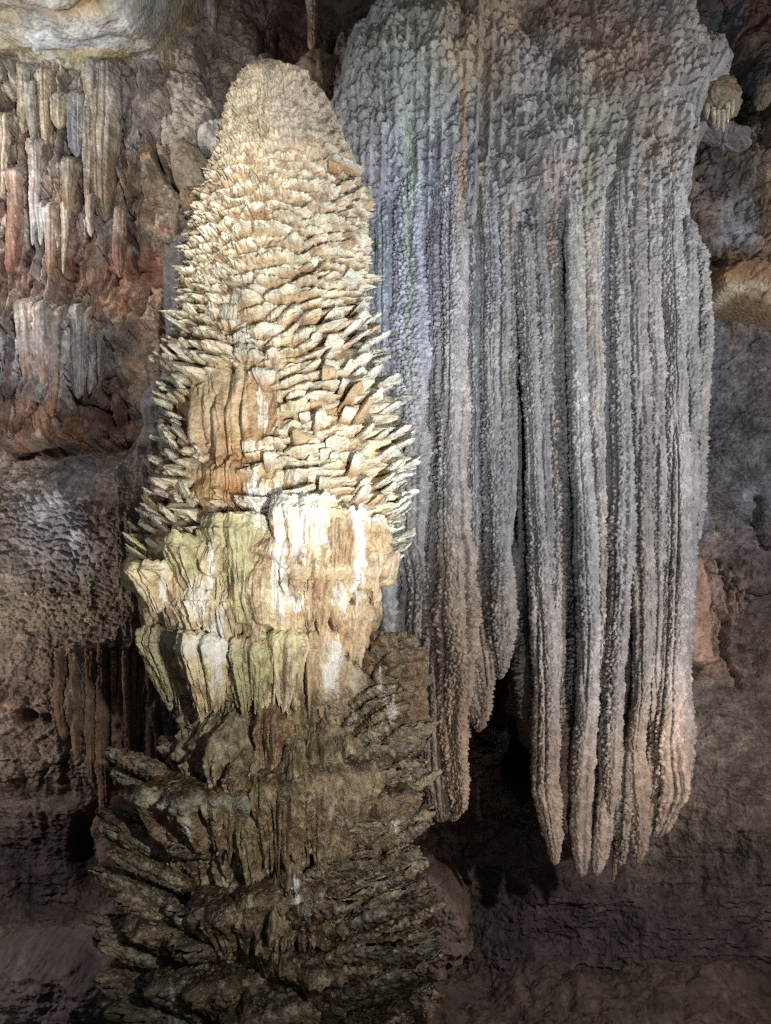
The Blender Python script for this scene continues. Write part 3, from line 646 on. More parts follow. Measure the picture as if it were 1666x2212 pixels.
    lobe = ss(-.10, .12, (px - (650 + (py - 300) * .62)) / 200) * ss(250, 320, py) * ss(640, 590, py)
    fan1 = fan1 * (1 - .75 * lobe) * (.55 + .9 * np.clip(fbm(u * 1.7, Z * 1.7, o=3, s=886) + .5, 0, 1))
    dM = dM + opn * (.16 * fan1 + .055 * fan2 + .022 * fribs)
    dU = dU * .75 + (.05 + .03 * big) * fan1 * big + .030 * fan2
    d = kU * dU + kM * dM + kD * dD + kK * dK + kS * dS
    d = d * np.clip(r / .25, .1, 1)
    rr = r + d
    X = xc + rr * np.sin(A); Y = CY - SQ * rr * np.cos(A); 
    zo = Z + .02 * fbm(u * 9, Z * 9, o=2, s=850) * np.clip(r / .3, 0, 1)
    px, py = project(X, Y, Z)
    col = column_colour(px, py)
    # mineral: cream on the outer faces of the tiers, iron stain where water seeps beneath each rim
    st = np.clip(fbm(u * 3, Z * 3, o=4, s=860, g=.6) * 2, 0, 1)
    col = mixc(col, srgb(140, 104, 68), kU * ss(.35, .0, fr) * st * .9 * big)
    cream = ss(-.30, .12, t1[4] + .30 * (st - .3)) * opn * (kM + kU * big)
    col = mixc(col, srgb(146, 114, 80), (1 - cream) * (kM * opn * .8 + kU * big * .45)); col = mixc(col, srgb(208, 201, 180), cream * .8)
    brn = ridge(u * 10, Z * 1.1, o=3, s=861, g=.6)
    col = mixc(col, srgb(140, 102, 66), np.clip(brn * 1.3, 0, .7) * (kM * bare * .8 + kD * .75))
    col = mixc(col, srgb(206, 190, 150), np.clip(fbm(u * 12, Z * 1.6, o=3, s=862, g=.6) * 2, 0, .7) * (kM * .6 + kD * .7))
    col = mixc(col, srgb(118, 82, 74), np.clip(fbm(u * 7, Z * 4, o=4, s=863, g=.6) * 2.6 - .5, 0, .6) * kD)
    cr = crust_highlight(col, X, Y, Z, 888, .7); col = mixc(col, cr, np.clip(kK + kS, 0, 1)); col = mixc(col, crust_highlight(col, X, Y, Z, 889, .5, (220, 210, 184)), kD * .7)
    col, m = whiten(col, px, py)
    col = var(col, px, py, .16, 870, .05); col = np.clip(col, .01, .82)
    col = mixc(col, srgb(112, 84, 58), kU * np.clip(fbm(u * 6, Z * 8, o=5, s=872, g=.65) * 2 - .35, 0, .6)); col = np.clip(col, .01, .8)
    wet = np.clip(bare * .8 + kD * .55 + kK * .9 + kS * .8 + .35 * fbm(u * 4, Z * 4, o=3, s=871), 0, 1) * (1 - .5 * kU)
    wet = np.clip(wet + .3 * pool, 0, 1)
    c4 = np.concatenate([col, wet[..., None]], -1)
    o = link('shaft', np.stack([X, Y, zo], -1), grid_quads(nz, na, True), M_core, c4)
    return under(o, parent)

stal = empty('stalagmite', (P(600, 1300, 8.0)[0], 8.0, 0.1), 'giant cream stalagmite column bristling with upturned fan plates, brightly lit in the middle', 'stalagmite')
build_core(stal); log('core')

def plate_geo(L, W, T, s, nu=34, nv=22, curl=.0, rough=.012, cup=.0, fan=.35, split=.22, pop=.035, droop=0, fringe=0, ribs=6.5):
    """a fan of calcite: x across, y outward, z up. Returns V (nv,nu,3) and v-parameter"""
    phi = np.linspace(0, 2 * math.pi, nu, endpoint=False, dtype=f32); v = np.linspace(0, 1, nv, dtype=f32) ** .85
    PH, Vv = np.meshgrid(phi, v)
    cs, sn = np.cos(PH), np.sin(PH)
    x = np.sign(cs) * np.abs(cs) ** .75
    rnd_ = np.sqrt(np.clip(1 - ((Vv - .80) / .2) ** 2, 0, 1)) * (Vv > .80) + (Vv <= .80)
    wv = W * (fan + (1 - fan) * Vv ** .8) * (.80 + .20 * rnd_)
    fl_ = np.abs(vn(x * ribs + s * 1.7, x * 0 + .12 * Vv, s=s % 983 + 2)) ** .7
    lobes = vn(x * 1.8 + s * 3.1, x * 0, s=s % 997) * .55 + (fl_ - .5) * .40
    y = L * Vv * (1 + split * lobes * Vv) - L * .10 * Vv * x * x
    t = T * (1.15 - .45 * Vv) * rnd_
    flut = fl_
    z = sn * t * (.8 + .5 * flut) + cup * (x * x) * W * Vv + curl * Vv * Vv * L - T * .5 * flut * Vv
    X = x * wv * .5
    n1 = popcorn(X / pop + s, y / pop, s % 977); n2 = fbm(X / .06 + s, y / .06, z / .06, o=3, s=s % 971)
    z = z + np.sign(sn) * (n1 - .5) * rough * 1.4 * rnd_ + n2 * rough
    if droop: z = z - droop * Vv ** 3 * L
    if fringe:
        sp = np.abs(vn(x * 7 + s, x * 0, s=s % 967)) ** .8 * fringe * ss(.15, .8, Vv) 
        z = z - np.clip(-sn, 0, 1) * sp
    return np.stack([X + n2 * rough, y, z], -1), Vv

def place(V, a, z, elev, yaw=0.0, roll=0.0, sink=.08):
    xc, r = core_xr(np.array([z], f32)); r = float(r[0]); xc = float(xc[0])
    X = xc + (r - sink) * math.sin(a); Y = CY - SQ * (r - sink) * math.cos(a)
    b = a + yaw
    o = np.array([math.sin(b), -math.cos(b), 0]); tn = np.array([math.cos(b), math.sin(b), 0]); up = np.array([0, 0, 1.])
    yv = o * math.cos(elev) + up * math.sin(elev); zv = -o * math.sin(elev) + up * math.cos(elev)
    xv = tn * math.cos(roll) + zv * math.sin(roll); zv = zv * math.cos(roll) - tn * math.sin(roll)
    M = np.stack([xv, yv, zv]).astype(f32)
    return V @ M + np.array([X, Y, z], f32)

def plate_colour(V, Vv, tint, base, whites=True, dark=0, s=0):
    px, py = project(V[..., 0], V[..., 1], V[..., 2])
    k = ss(.15, .75, Vv + .25 * fbm(V[..., 0] * 9, V[..., 2] * 9, o=3, s=s % 953))
    col = base + (tint - base) * k[..., None]
    col = col * (1 + .35 * fbm(V[..., 0] * 14, V[..., 2] * 14, o=4, s=s % 947, g=.6))[..., None]
    col = np.clip(col, .01, .82)
    wet = np.clip(.15 + dark * .8 + (1 - k) * .4, 0, 1)
    return np.concatenate([col, wet[..., None]], -1)

# ---- fan plates of the middle zone
rng = np.random.default_rng(42)
plates = []   # (size weight, V, col)
def bare_at(px, py):
    return ((px - 508) / 84) ** 2 + ((py - 905) / 84) ** 2 < rng.uniform(.6, 1.2) or ((px - 474) / 72) ** 2 + ((py - 1045) / 58) ** 2 < rng.uniform(.6, 1.2) or (560 < px < 690 and 1070 < py < 1200)
y = 300.0; rowi = 0
while y < 1205:
    z0 = ZC - (y - HY) / F * 7.35
    xc, r = core_xr(np.array([z0], f32)); r = float(r[0])
    t = min(1, max(0, (y - 380) / 340))               # 0 tight ruffs .. 1 open plates
    a = -2.6 + rng.random() * .3
    while a < 2.6:
        W = rng.choice([.18, .26, .36, .46], p=[.2, .35, .3, .15]) * (1.05 - .15 * t)
        stepa = (W * (.80 + .3 * rng.random())) / max(r, .3)
        aa = a + stepa * .5; zz = z0 + rng.normal(0, .03) - .10 * abs(math.sin(aa)) * (1 - t) + .06 * math.sin(aa * 3 + y * .02)
        a += stepa
        X, Y = core_pt(aa, np.array([zz], f32)); px, py = project(float(X[0]), float(Y[0]), zz)
        front = math.cos(aa) > -.3; side = abs(math.sin(aa)); edge = float(ss(.55, 1.0, np.array(side)))
        if not (front or rng.random() < .25): continue
        if bare_at(px, py) and math.cos(aa) > 0: continue
        if py > (1158 if aa < .05 else 1112) and -.75 < aa < 1.15: continue
        if py < 640 and rng.random() > .30 + .4 * t: continue
        if rng.random() < .62 * (1 - edge): continue
        s = int(rng.integers(1, 90000))
        l = (.11 + .10 * t + (.20 if aa > 0 else .14) * edge * t) * rng.uniform(.6, 1.25)
        elev = math.radians(80 - (16 + 41 * edge) * t + rng.normal(0, 6))
        yaw = (.45 if aa > -.25 else -.35) * t * rng.uniform(.4, 1.3)
        V, Vv = plate_geo(l, W, .017 + .018 * rng.random(), s, nu=int((40 + 90 * W) * Q), nv=int(20 * Q), curl=rng.uniform(-.05, .12), rough=.010, cup=rng.uniform(-.1, .20), split=.14, pop=.028, fan=rng.uniform(.35, .7), ribs=5 + 16 * W)
        V = place(V, aa, zz, elev, yaw, rng.normal(0, .16) + (.18 if aa > 0 else -.12) * t, sink=.05)
        tint = srgb(209, 203, 182) * rng.uniform(.75, 1.12) + rng.normal(0, .014, 3).astype(f32)
        tint = tint + (srgb(200, 202, 194) - tint) * float(np.clip((aa - .6) * .6, 0, .6))
        if rng.random() < .10: tint = srgb(178, 154, 120)
        if py < 480: tint = tint * .85
        bs = srgb(150, 114, 78) * rng.uniform(.6, 1.2)
        vis = (math.cos(aa) + .4) * l * W * (1 if py > 560 else .45)
        plates.append((vis, V, plate_colour(V, Vv, tint.astype(f32), bs.astype(f32), s=s)))
    y += (13 + 6 * t) * rng.uniform(.85, 1.15); rowi += 1
plates.sort(key=lambda p: -p[0])
print('plates', len(plates))
def cap_quads(nv, nu, off=0): return grid_quads(nv, nu, True, off=off)
for (_, V, cc) in plates[:100]:
    under(link('fan_plate', V, cap_quads(*V.shape[:2]), M_plate, cc), stal)
def merged(name, items, mat):
    Vs, Cs, Qs, off = [], [], [], 0
    for (_, V, cc) in items:
        Vs.append(V.reshape(-1, 3)); Cs.append(cc.reshape(-1, cc.shape[-1])); Qs.append(grid_quads(V.shape[0], V.shape[1], True, off=off)); off += V.shape[0] * V.shape[1]
    o = link(name, np.concatenate(Vs), np.concatenate(Qs), mat, np.concatenate(Cs)); o['kind'] = 'stuff'; return o
under(merged('fan_plates', plates[100:], M_plate), stal)
log('plates')

# ---- drapery shelves: a ruffled rim with a fluted, dripping skirt below it
def bracket(a, z, L, W, H, s, top=.05, sink=.12, tint=None, rimc=None, topc=None, na=150, ns=100, spike=.35, dome=0.0, yaw=0.0, wet=.6, fl=1.0, inward=.35, k_crust=0):
    na, ns = int(na * Q), int(ns * Q)
    ph = np.linspace(-1.9, 1.9, na, dtype=f32); t = np.linspace(0, 1, ns, dtype=f32)
    PHI, T = np.meshgrid(ph, t)
    arc = PHI * (L + W) * .5
    rho = 1 + .22 * vn(PHI * 1.5, PHI * 0, s=s) + .13 * vn(PHI * 4.5, PHI * 0, s=s + 1)
    sp = np.abs(vn(PHI * 3.0 * (.5 + W), PHI * 0, s=s + 2)) * .6 + np.abs(vn(PHI * 11 * (.4 + W), PHI * 0, s=s + 3)) * .55
    low = (1 - spike) + spike * sp * 1.6
    tp = [0, .28, .36, .42, .80, .86, 1.0]
    rad = np.interp(T, tp, [0, .93, 1.0, .99, 1 - inward, .9 - inward, .15]).astype(f32)
    zz = np.interp(T, tp, [0, 0, -.06, -.14, -1, -.92, -.55]).astype(f32) * 1.0
    skirt = ss(.34, .46, T) * ss(1.0, .86, T)
    flu = ridge(PHI * 4.5 * (.5 + W) + .3 * vn(arc * 3, T * 3, s=s + 4), T * 1.6, o=3, s=s + 5, g=.65)
    rad = rad * (1 + .20 * fl * flu * skirt + .05 * fl * ridge(PHI * 16 * (.5 + W), T * 3, o=2, s=s + 15) * skirt)
    R = rho * rad
    X = W * R * np.sin(PHI); Y = L * R * np.cos(PHI)
    Z = top * (1 - T / .36) * (T < .36) + dome * np.cos(np.clip(rad, 0, 1) * 1.57) * (T < .40) * L + zz * H * np.where(T > .42, low, 1)
    d = .022 * popcorn(arc / .05, (T * (H + L)) / .06, s + 6) + .03 * fbm(arc * 6, T * 6 * (H + L), o=4, s=s + 7, g=.6)
    tops = ss(.38, .30, T)
    Z = Z + tops * (.035 * np.sqrt(np.clip(wor(X / .11, Y / .11, s + 8)[1] - wor(X / .11, Y / .11, s + 8)[0], 0, 1)) * 1.6 + .04 * vn(X * 4, Y * 4, s=s + 9))
    X = X + d * np.sin(PHI); Y = Y + d * np.cos(PHI)
    V = place(np.stack([X, Y, Z], -1), a, z, 0.0, yaw, 0.0, sink)
    tint = srgb(196, 182, 140) if tint is None else tint; topc = srgb(92, 76, 54) if topc is None else topc; rimc = tint if rimc is None else rimc
    col = np.empty(X.shape + (3,), f32); col[:] = tint
    col = mixc(col, srgb(134, 98, 62), np.clip(-flu * 1.1 + .0 + .4 * fbm(arc * 5, T * 5, o=3, s=s + 10), 0, .8) * skirt)
    col = mixc(col, srgb(112, 74, 60), np.clip(fbm(arc * 8, T * 9, o=4, s=s + 11) * 2 - .3, 0, .6) * skirt)
    col = mixc(col, rimc, ss(.30, .36, T) * ss(.52, .42, T) * .7)
    col = mixc(col, topc, tops * .85)
    col = col * (1 + .3 * fbm(arc * 11, T * 12, o=4, s=s + 12, g=.6))[..., None]
    px, py = project(V[..., 0], V[..., 1], V[..., 2])
    if k_crust: col = crust_highlight(col, V[..., 0], V[..., 1], V[..., 2], s, k_crust)
    col, m = whiten(col, px, py, .95, np.clip(flu, -1, .6))
    w_ = np.clip(wet + .4 * fbm(arc * 7, T * 7, o=3, s=s + 13), 0, 1)
    return V, np.concatenate([np.clip(col, .01, .82), w_[..., None]], -1)

def add_bracket(name, px, py, L, W, H, s, mat=None, **k):
    a, z = locate(px, py)
    V, cc = bracket(a, z, L, W, H, s, **k)
    return under(link(name, V, grid_quads(V.shape[0], V.shape[1]), mat or M_core, cc), stal)

OL = srgb(172, 166, 124); CR = srgb(206, 192, 154); TN = srgb(176, 153, 118); WH = srgb(226, 222, 210); DB = srgb(124, 106, 78); GO = srgb(150, 130, 90); DT = srgb(70, 56, 40)
for (px, py, L, W, H, k) in [
    (432, 1172, .30, .30, .58, dict(tint=OL, topc=OL * .9, inward=.55)), (512, 1128, .26, .34, .66, dict(tint=OL * .95, topc=CR, inward=.5)), (372, 1225, .30, .24, .42, dict(tint=CR, topc=CR * .9, inward=.45)),
    (590, 1150, .16, .26, .55, dict(tint=TN * .9, topc=TN, inward=.45)), (648, 1085, .26, .34, .62, dict(tint=CR, topc=WH, inward=.40)), (735, 1110, .26, .26, .75, dict(tint=TN, topc=CR, inward=.40)), (795, 1130, .22, .24, .85, dict(tint=TN * 1.05, topc=WH * .9, inward=.50)),
    (690, 1240, .26, .34, .52, dict(tint=TN, topc=CR, inward=.45, dome=.5)), (430, 1290, .24, .30, .34, dict(tint=CR, topc=CR, inward=.35)), (520, 1290, .18, .30, .40, dict(tint=srgb(170, 160, 122), topc=CR * .8, inward=.4)), (760, 1290, .20, .22, .60, dict(tint=TN, topc=WH * .9, inward=.4)),
    (382, 1368, .26, .22, .66, dict(tint=OL * .95, topc=OL * .8, inward=.6)), (458, 1376, .30, .32, .62, dict(tint=CR, topc=CR, inward=.5, rimc=WH)), (545, 1385, .20, .28, .60, dict(tint=OL * .9, topc=TN, inward=.5)),
    (612, 1376, .20, .30, .66, dict(tint=CR * .9, topc=OL, inward=.45)), (690, 1380, .14, .26, .66, dict(tint=TN * .9, topc=TN, inward=.35)), (748, 1380, .10, .20, .60, dict(tint=TN * 1.05, topc=CR, inward=.3))]:
    add_bracket('drapery_shell', px, py, L * (1.35 if py < 1350 else 1.7), W * .9, H, int(px * 7 + py), **k)
# dark lower shelves; the darker top colour mimics faces the low lamps miss
for (px, py, L, W, H, k) in [
    (470, 1690, .62, .62, .62, dict(tint=DB * 1.25, rimc=srgb(150, 156, 136), topc=DT)), (700, 1650, .46, .50, .86, dict(tint=DB * 1.2, rimc=srgb(150,134,100), topc=DT * 1.3, dome=.05)), (600, 1672, .48, .42, .80, dict(tint=DB * 1.3, rimc=srgb(146,130,92), topc=DT * 1.2)), (560, 1745, .34, .46, .62, dict(tint=GO * .85, topc=DT, spike=.5)),
    (780, 1700, .50, .50, .60, dict(tint=DB * 1.1, topc=DT)), (400, 1780, .60, .40, .38, dict(tint=DB, topc=DT)), (640, 1900, .45, .62, .60, dict(tint=DB * .8, topc=DT * .9)), (520, 1930, .52, .40, .50, dict(tint=DB * .9, topc=DT)),
    (590, 1990, .46, .34, .42, dict(tint=DB, topc=DT * 1.2)), (420, 1960, .66, .40, .34, dict(tint=DB * .8, topc=DT)), (700, 2040, .70, .62, .40, dict(tint=DB * .8, topc=DT)), (480, 2080, .70, .56, .40, dict(tint=DB * .75, topc=DT)),
    (620, 2130, .50, .50, .60, dict(tint=DB * .7, topc=DT * .8)), (350, 2120, .7, .5, .4, dict(tint=DB * .7, topc=DT * .8)), (790, 2140, .75, .6, .5, dict(tint=DB * .75, topc=DT * .8))]:
    add_bracket('drip_shelf', px, py, L * 1.12, W, H, int(px * 5 + py), mat=M_dark, wet=.8, inward=.45, k_crust=.7, **k)
log('brackets')

def lump(name, px, py, rx, ry, rz, s, out=.0, tint=None, mat=None, flute=1.0, cells=.06, n=110, tip=.0, wet=.9, streak=None, parent=stal, Yd=None, cellk=.20):
    if Yd is None:
        a, z = locate(px, py); X0, Y0 = core_pt(a, np.array([z], f32)); c = np.array([float(X0[0]), float(Y0[0]) - out, z])
    else: c = np.array(P(px, py, Yd)); a = 0
    n = int(n * Q); na = int(n * 1.3)
    th = np.linspace(.02, math.pi - .02, n, dtype=f32); ph = np.linspace(-math.pi, math.pi, na, endpoint=False, dtype=f32)
    PH, TH = np.meshgrid(ph, th)
    prof = np.sin(TH) ** .8 * (1 - tip * np.clip(-np.cos(TH), -1, 1) * .5 + tip * .2)
    fl = ridge(PH * 2.4, TH * .7, o=3, s=s, g=.65)
    x = prof * np.sin(PH); y = -prof * np.cos(PH); zc = np.cos(TH)
    q = wor(PH * rx / cells + .3 * vn(PH * 3, TH * 3, s=s + 8), TH * rz / cells, s + 1)
    d = 1 + .22 * flute * fl * ss(.9, 1.9, TH) + .22 * fbm(x * 1.4 + s, y * 1.4, zc * 1.4, o=3, s=s + 2) + (cells / rx) * cellk * np.sqrt(np.clip((q[1] - q[0]) * 1.8, 0, 1)) * np.sin(TH)
    low = 1 + .18 * np.abs(vn(PH * 3.5, TH * 0, s=s + 3)) * ss(1.8, 2.8, TH)
    V = np.stack([c[0] + rx * x * d, c[1] + ry * y * d, c[2] + rz * zc * d * low], -1)
    tint = GO if tint is None else tint * .55 + srgb(140, 120, 88) * .45
    col = np.empty(x.shape + (3,), f32); col[:] = tint
    col = mixc(col, streak if streak is not None else srgb(120, 74, 40), np.clip(-fl * 1.0 + .2, 0, .75))
    col = col * (1 + .35 * fbm(x * 5 + s, y * 5, zc * 5, o=4, s=s + 5, g=.6))[..., None]
    px_, py_ = project(V[..., 0], V[..., 1], V[..., 2]); col, _ = whiten(col, px_, py_, .9)
    w_ = np.clip(wet + .3 * fbm(x * 6, y * 6, zc * 6, o=3, s=s + 6), 0, 1)
    o = link(name, V, grid_quads(n, na, True), mat or M_core, np.concatenate([np.clip(col, .01, .8), w_[..., None]], -1))
    return under(o, parent) if parent is not None else o
KN = [(400,1545,.17,.16,.20,.05,srgb(120,108,110)),(440,1560,.17,.17,.22,.08,srgb(150,130,104)),(462,1530,.12,.12,.18,.05,GO),(512,1565,.08,.08,.12,.16,srgb(170,150,116)),(520,1525,.15,.14,.14,.04,srgb(130,116,92)),(556,1525,.08,.08,.16,.08,GO),
      (596,1590,.22,.22,.30,.16,srgb(150,100,50)),(676,1590,.22,.20,.28,.12,srgb(158,142,104)),(716,1600,.08,.08,.18,.14,srgb(180,168,120)),(728,1535,.13,.12,.24,.06,srgb(170,154,124)),(700,1500,.12,.10,.12,.03,srgb(132,100,72)),(757,1500,.12,.12,.14,.05,srgb(150,128,100)),
      (775,1470,.10,.10,.16,.04,srgb(176,146,112)),(805,1560,.32,.30,.36,.02,srgb(140,124,100)),(786,1590,.07,.08,.14,.26,srgb(160,146,106)),(505,1640,.24,.24,.24,.18,srgb(148,136,108)),(455,1625,.18,.18,.22,.12,srgb(138,130,84)),(535,1675,.11,.11,.13,.26,srgb(166,146,112)),
      (640,1520,.12,.10,.12,.05,srgb(120,96,72)),(480,1600,.14,.12,.12,.10,srgb(120,100,70)),(690,1650,.16,.16,.12,.30,srgb(130,118,88)),(640,1700,.18,.16,.14,.40,srgb(122,108,78)),(745,1650,.18,.16,.13,.10,srgb(128,110,84)),(860,1610,.22,.22,.22,.0,srgb(112,98,78)),
      (600,1975,.17,.16,.17,.42,srgb(96,100,74)),(660,1980,.18,.18,.18,.40,srgb(92,84,58)),(630,1890,.10,.10,.09,.44,srgb(130,110,80))]
rk = np.random.default_rng(77)
for _ in range(26):
    KN.append((rk.uniform(385, 790), rk.uniform(1515, 1680), rk.uniform(.06, .12), .1, rk.uniform(.08, .16), rk.uniform(.02, .16), srgb(150, 132, 100) * rk.uniform(.75, 1.15)))
for (px, py, rx, ry, rz, out, t_) in KN:
    t2 = t_ * .35 + srgb(134, 118, 90) * .65
    a_, z_ = locate(px, py)
    V, cc = bracket(a_, z_ + rz * .55, rx * .95 + out, rx * .95, rz * 1.7, int(px + py * 3), top=.02, sink=.10, tint=t2, topc=t2 * .8, rimc=t2, na=110, ns=90, spike=.35, dome=.6, wet=.95, fl=1.5, inward=.22, k_crust=.55)
    under(link('drip_dome', V, grid_quads(V.shape[0], V.shape[1]), M_core, cc), stal)
# the terraced mound leaning on the column's right shoulder
lump('side_mound', 832, 1450, .34, .40, .40, 77, tint=srgb(110, 92, 76), Yd=8.25, cells=.13, cellk=.9, flute=.6, mat=M_dark, n=170, wet=.7)
lump('side_mound', 838, 1550, .34, .40, .38, 78, tint=srgb(124, 112, 94), Yd=8.1, cells=.11, cellk=.8, flute=.9, mat=M_dark, n=150, wet=.8)
log('knobs')

# ---- big ragged plates of the dark foot and of the shoulder
big = []
def shelf_plate(px, py, L, W, T, elev, yaw, s, lift=0, tint=None, a=None, roll=0.0, droop=0.06, fringe=.05, sink=.25, split=.22):
    aa, z = locate(px, py); L = L * (1.12 if py > 1700 else 1.0)
    if a is not None: aa = a
    V, Vv = plate_geo(L, W, T, s, nu=int(104 * Q), nv=int(74 * Q), curl=.10, rough=.026, cup=.06, split=split, pop=.055, droop=droop, fringe=fringe, fan=.55, ribs=5.0)
    V = place(V, aa, z + lift, math.radians(elev), yaw, roll, sink=sink)
    tint = srgb(118, 104, 80) if tint is None else tint
    n = np.clip(fbm(V[..., 0] * 6, V[..., 1] * 6, V[..., 2] * 6, o=4, s=s % 941, g=.65) * 2, -1, 1)
    cc = plate_colour(V, Vv, tint.astype(f32), srgb(74, 56, 40), dark=.7, s=s)
    c = cc[..., :3]
    c = mixc(c, srgb(168, 172, 162), np.clip(n * 2 - .9, 0, .7)); c = crust_highlight(c, V[..., 0], V[..., 1], V[..., 2], s, .7)
    c, _ = whiten(c, *project(V[..., 0], V[..., 1], V[..., 2]), .9)
    cc = np.concatenate([np.clip(c, .01, .8), cc[..., 3:]], -1)
    o = link('shelf_plate', V, cap_quads(*V.shape[:2]), M_dark, cc)
    return under(o, stal)
r2 = np.random.default_rng(9)
LT = srgb(136, 122, 100)
# left plates: (start px on shaft, py, L, W, T, elev, yaw)
for (px, py, L, W, T, e, yw) in [(395,1640,.55,.40,.05,16,-.5),(430,1735,1.05,.55,.07,24,-.55),(420,1790,.95,.50,.06,27,-.5),(440,1830,.75,.45,.06,28,-.4),(425,1870,1.05,.45,.06,22,-.6),(420,1900,1.05,.55,.07,24,-.5),(430,1950,.95,.55,.07,26,-.5),
    (420,1990,1.05,.60,.07,20,-.55),(430,2030,.9,.5,.07,24,-.4),(420,2080,1.05,.6,.07,18,-.5),(430,2120,1.0,.55,.07,22,-.5),(420,2180,1.0,.6,.08,16,-.5),(440,2210,.9,.6,.08,14,-.3),(400,2240,1.0,.6,.08,16,-.6),
    (470,2000,.65,.45,.07,18,-.2),(480,2060,.7,.5,.07,16,-.1),(500,2150,.7,.5,.07,14,0),(560,2200,.7,.6,.08,10,0),(400,1560,.35,.30,.04,18,-.5),(470,1850,.6,.4,.06,14,-.2)]:
    shelf_plate(px, py, L, W, T, e, yw, int(r2.integers(1, 90000)), tint=LT * r2.uniform(.8, 1.1) * (1 - .3 * max(0, (py - 1850) / 400)), roll=r2.normal(0, .1))  # tint drops lower down, painting in the fading light
# right plates
yy = 1470
while yy < 2230:
    for k in range(2):
        L = .72 if yy < 1600 else 1.05; px = 770 + r2.uniform(-20, 20) if k == 0 else 690 + r2.uniform(-30, 30)
        if k == 1 and yy < 1760: continue
        e = r2.uniform(26, 36) if yy < 2000 else r2.uniform(20, 30)
        shelf_plate(px, yy + (90 if yy < 1640 else 60) + 20 * k, L * r2.uniform(.75, 1.0) * (1 if k == 0 else .85), r2.uniform(.34, .55), r2.uniform(.035, .06), e, .55 * r2.uniform(.5, 1.1), int(r2.integers(1, 90000)),
                    tint=LT * r2.uniform(.85, 1.15) * (1 - .3 * max(0, (yy - 1850) / 400)), roll=-.25 + r2.normal(0, .1), fringe=.04)  # lower plates tinted darker to mimic the light falling off
    yy += (26 if yy < 1620 else 33) * r2.uniform(.85, 1.15)
for yy_ in range(6):     # thin plates on the shoulder
    pass
# left plates below the bright belt and the lone right ones
for (px, py, L, e, yw) in [(345,1215,.50,30,-.45),(350,1235,.48,26,-.45),(338,1190,.45,33,-.4),(352,1255,.40,24,-.4),(815,1195,.42,24,.45),(818,1220,.45,27,.45),(815,1245,.36,22,.45),(345,1165,.40,34,-.4)]:
    aa, z = locate(px, py); s = int(r2.integers(1, 90000))
    V, Vv = plate_geo(L, .26, .022, s, nu=int(60 * Q), nv=int(34 * Q), curl=.08, rough=.009, cup=.05, split=.2, pop=.03)
    V = place(V, aa, z, math.radians(e), yw, r2.normal(0, .1), sink=.08)
    under(link('thin_plate', V, cap_quads(*V.shape[:2]), M_plate, plate_colour(V, Vv, srgb(196, 192, 146), srgb(150, 106, 62), s=s)), stal)
log('shelf plates')
def place_at(V, base, b, elev, roll=0.0):
    o = np.array([math.sin(b), -math.cos(b), 0]); tn = np.array([math.cos(b), math.sin(b), 0]); up = np.array([0, 0, 1.])
    yv = o * math.cos(elev) + up * math.sin(elev); zv = -o * math.sin(elev) + up * math.cos(elev)
    xv = tn * math.cos(roll) + zv * math.sin(roll); zv = zv * math.cos(roll) - tn * math.sin(roll)
    return V @ np.stack([xv, yv, zv]).astype(f32) + np.array(base, f32)
for i in range(17):
    py_ = 1395 + i * 11.5; s_ = int(r2.integers(1, 90000)); bb = r2.uniform(.5, 1.5)
    V, Vv = plate_geo(r2.uniform(.34, .52), r2.uniform(.22, .36), .024, s_, nu=76, nv=44, curl=.08, rough=.014, cup=.05, split=.16, pop=.04, fan=.5)
    base = P(812 + (6 if i % 2 else -14), py_ + 24, 8.2); base = (base[0] + .05 * math.sin(bb), base[1] - .16 * math.cos(bb), base[2])
    V = place_at(V, base, bb, math.radians(r2.uniform(24, 36)), -.2 + r2.normal(0, .1))
    under(link('thin_plate', V, cap_quads(*V.shape[:2]), M_dark, plate_colour(V, Vv, srgb(146, 134, 112) * (.7 if i < 6 else 1.0), srgb(96, 74, 56), dark=.6, s=s_)), stal)
# long plates sweeping to the right across the front of the foot
for (px, py, L, W, e, yw) in [(600,1960,.9,.5,30,.9),(560,2030,1.1,.5,26,.95),(640,2060,1.1,.55,26,.9),(600,2120,1.2,.5,24,.95),(680,2150,1.1,.5,26,.8),(640,2200,1.2,.5,22,.9),(700,2240,1.0,.5,24,.8),(680,1890,.8,.45,34,.8),(720,1950,.9,.45,30,.8),(740,2040,.9,.45,28,.7),
    (720,1760,.7,.4,34,.6),(750,1840,.8,.4,32,.6),(500,2240,.9,.6,12,.2),(330,2240,.9,.5,14,-.4)]:
    shelf_plate(px, py, L, W, .055, e, yw, int(r2.integers(1, 90000)), tint=LT * .8, roll=-.3 + r2.normal(0, .08), fringe=.05, sink=.1)

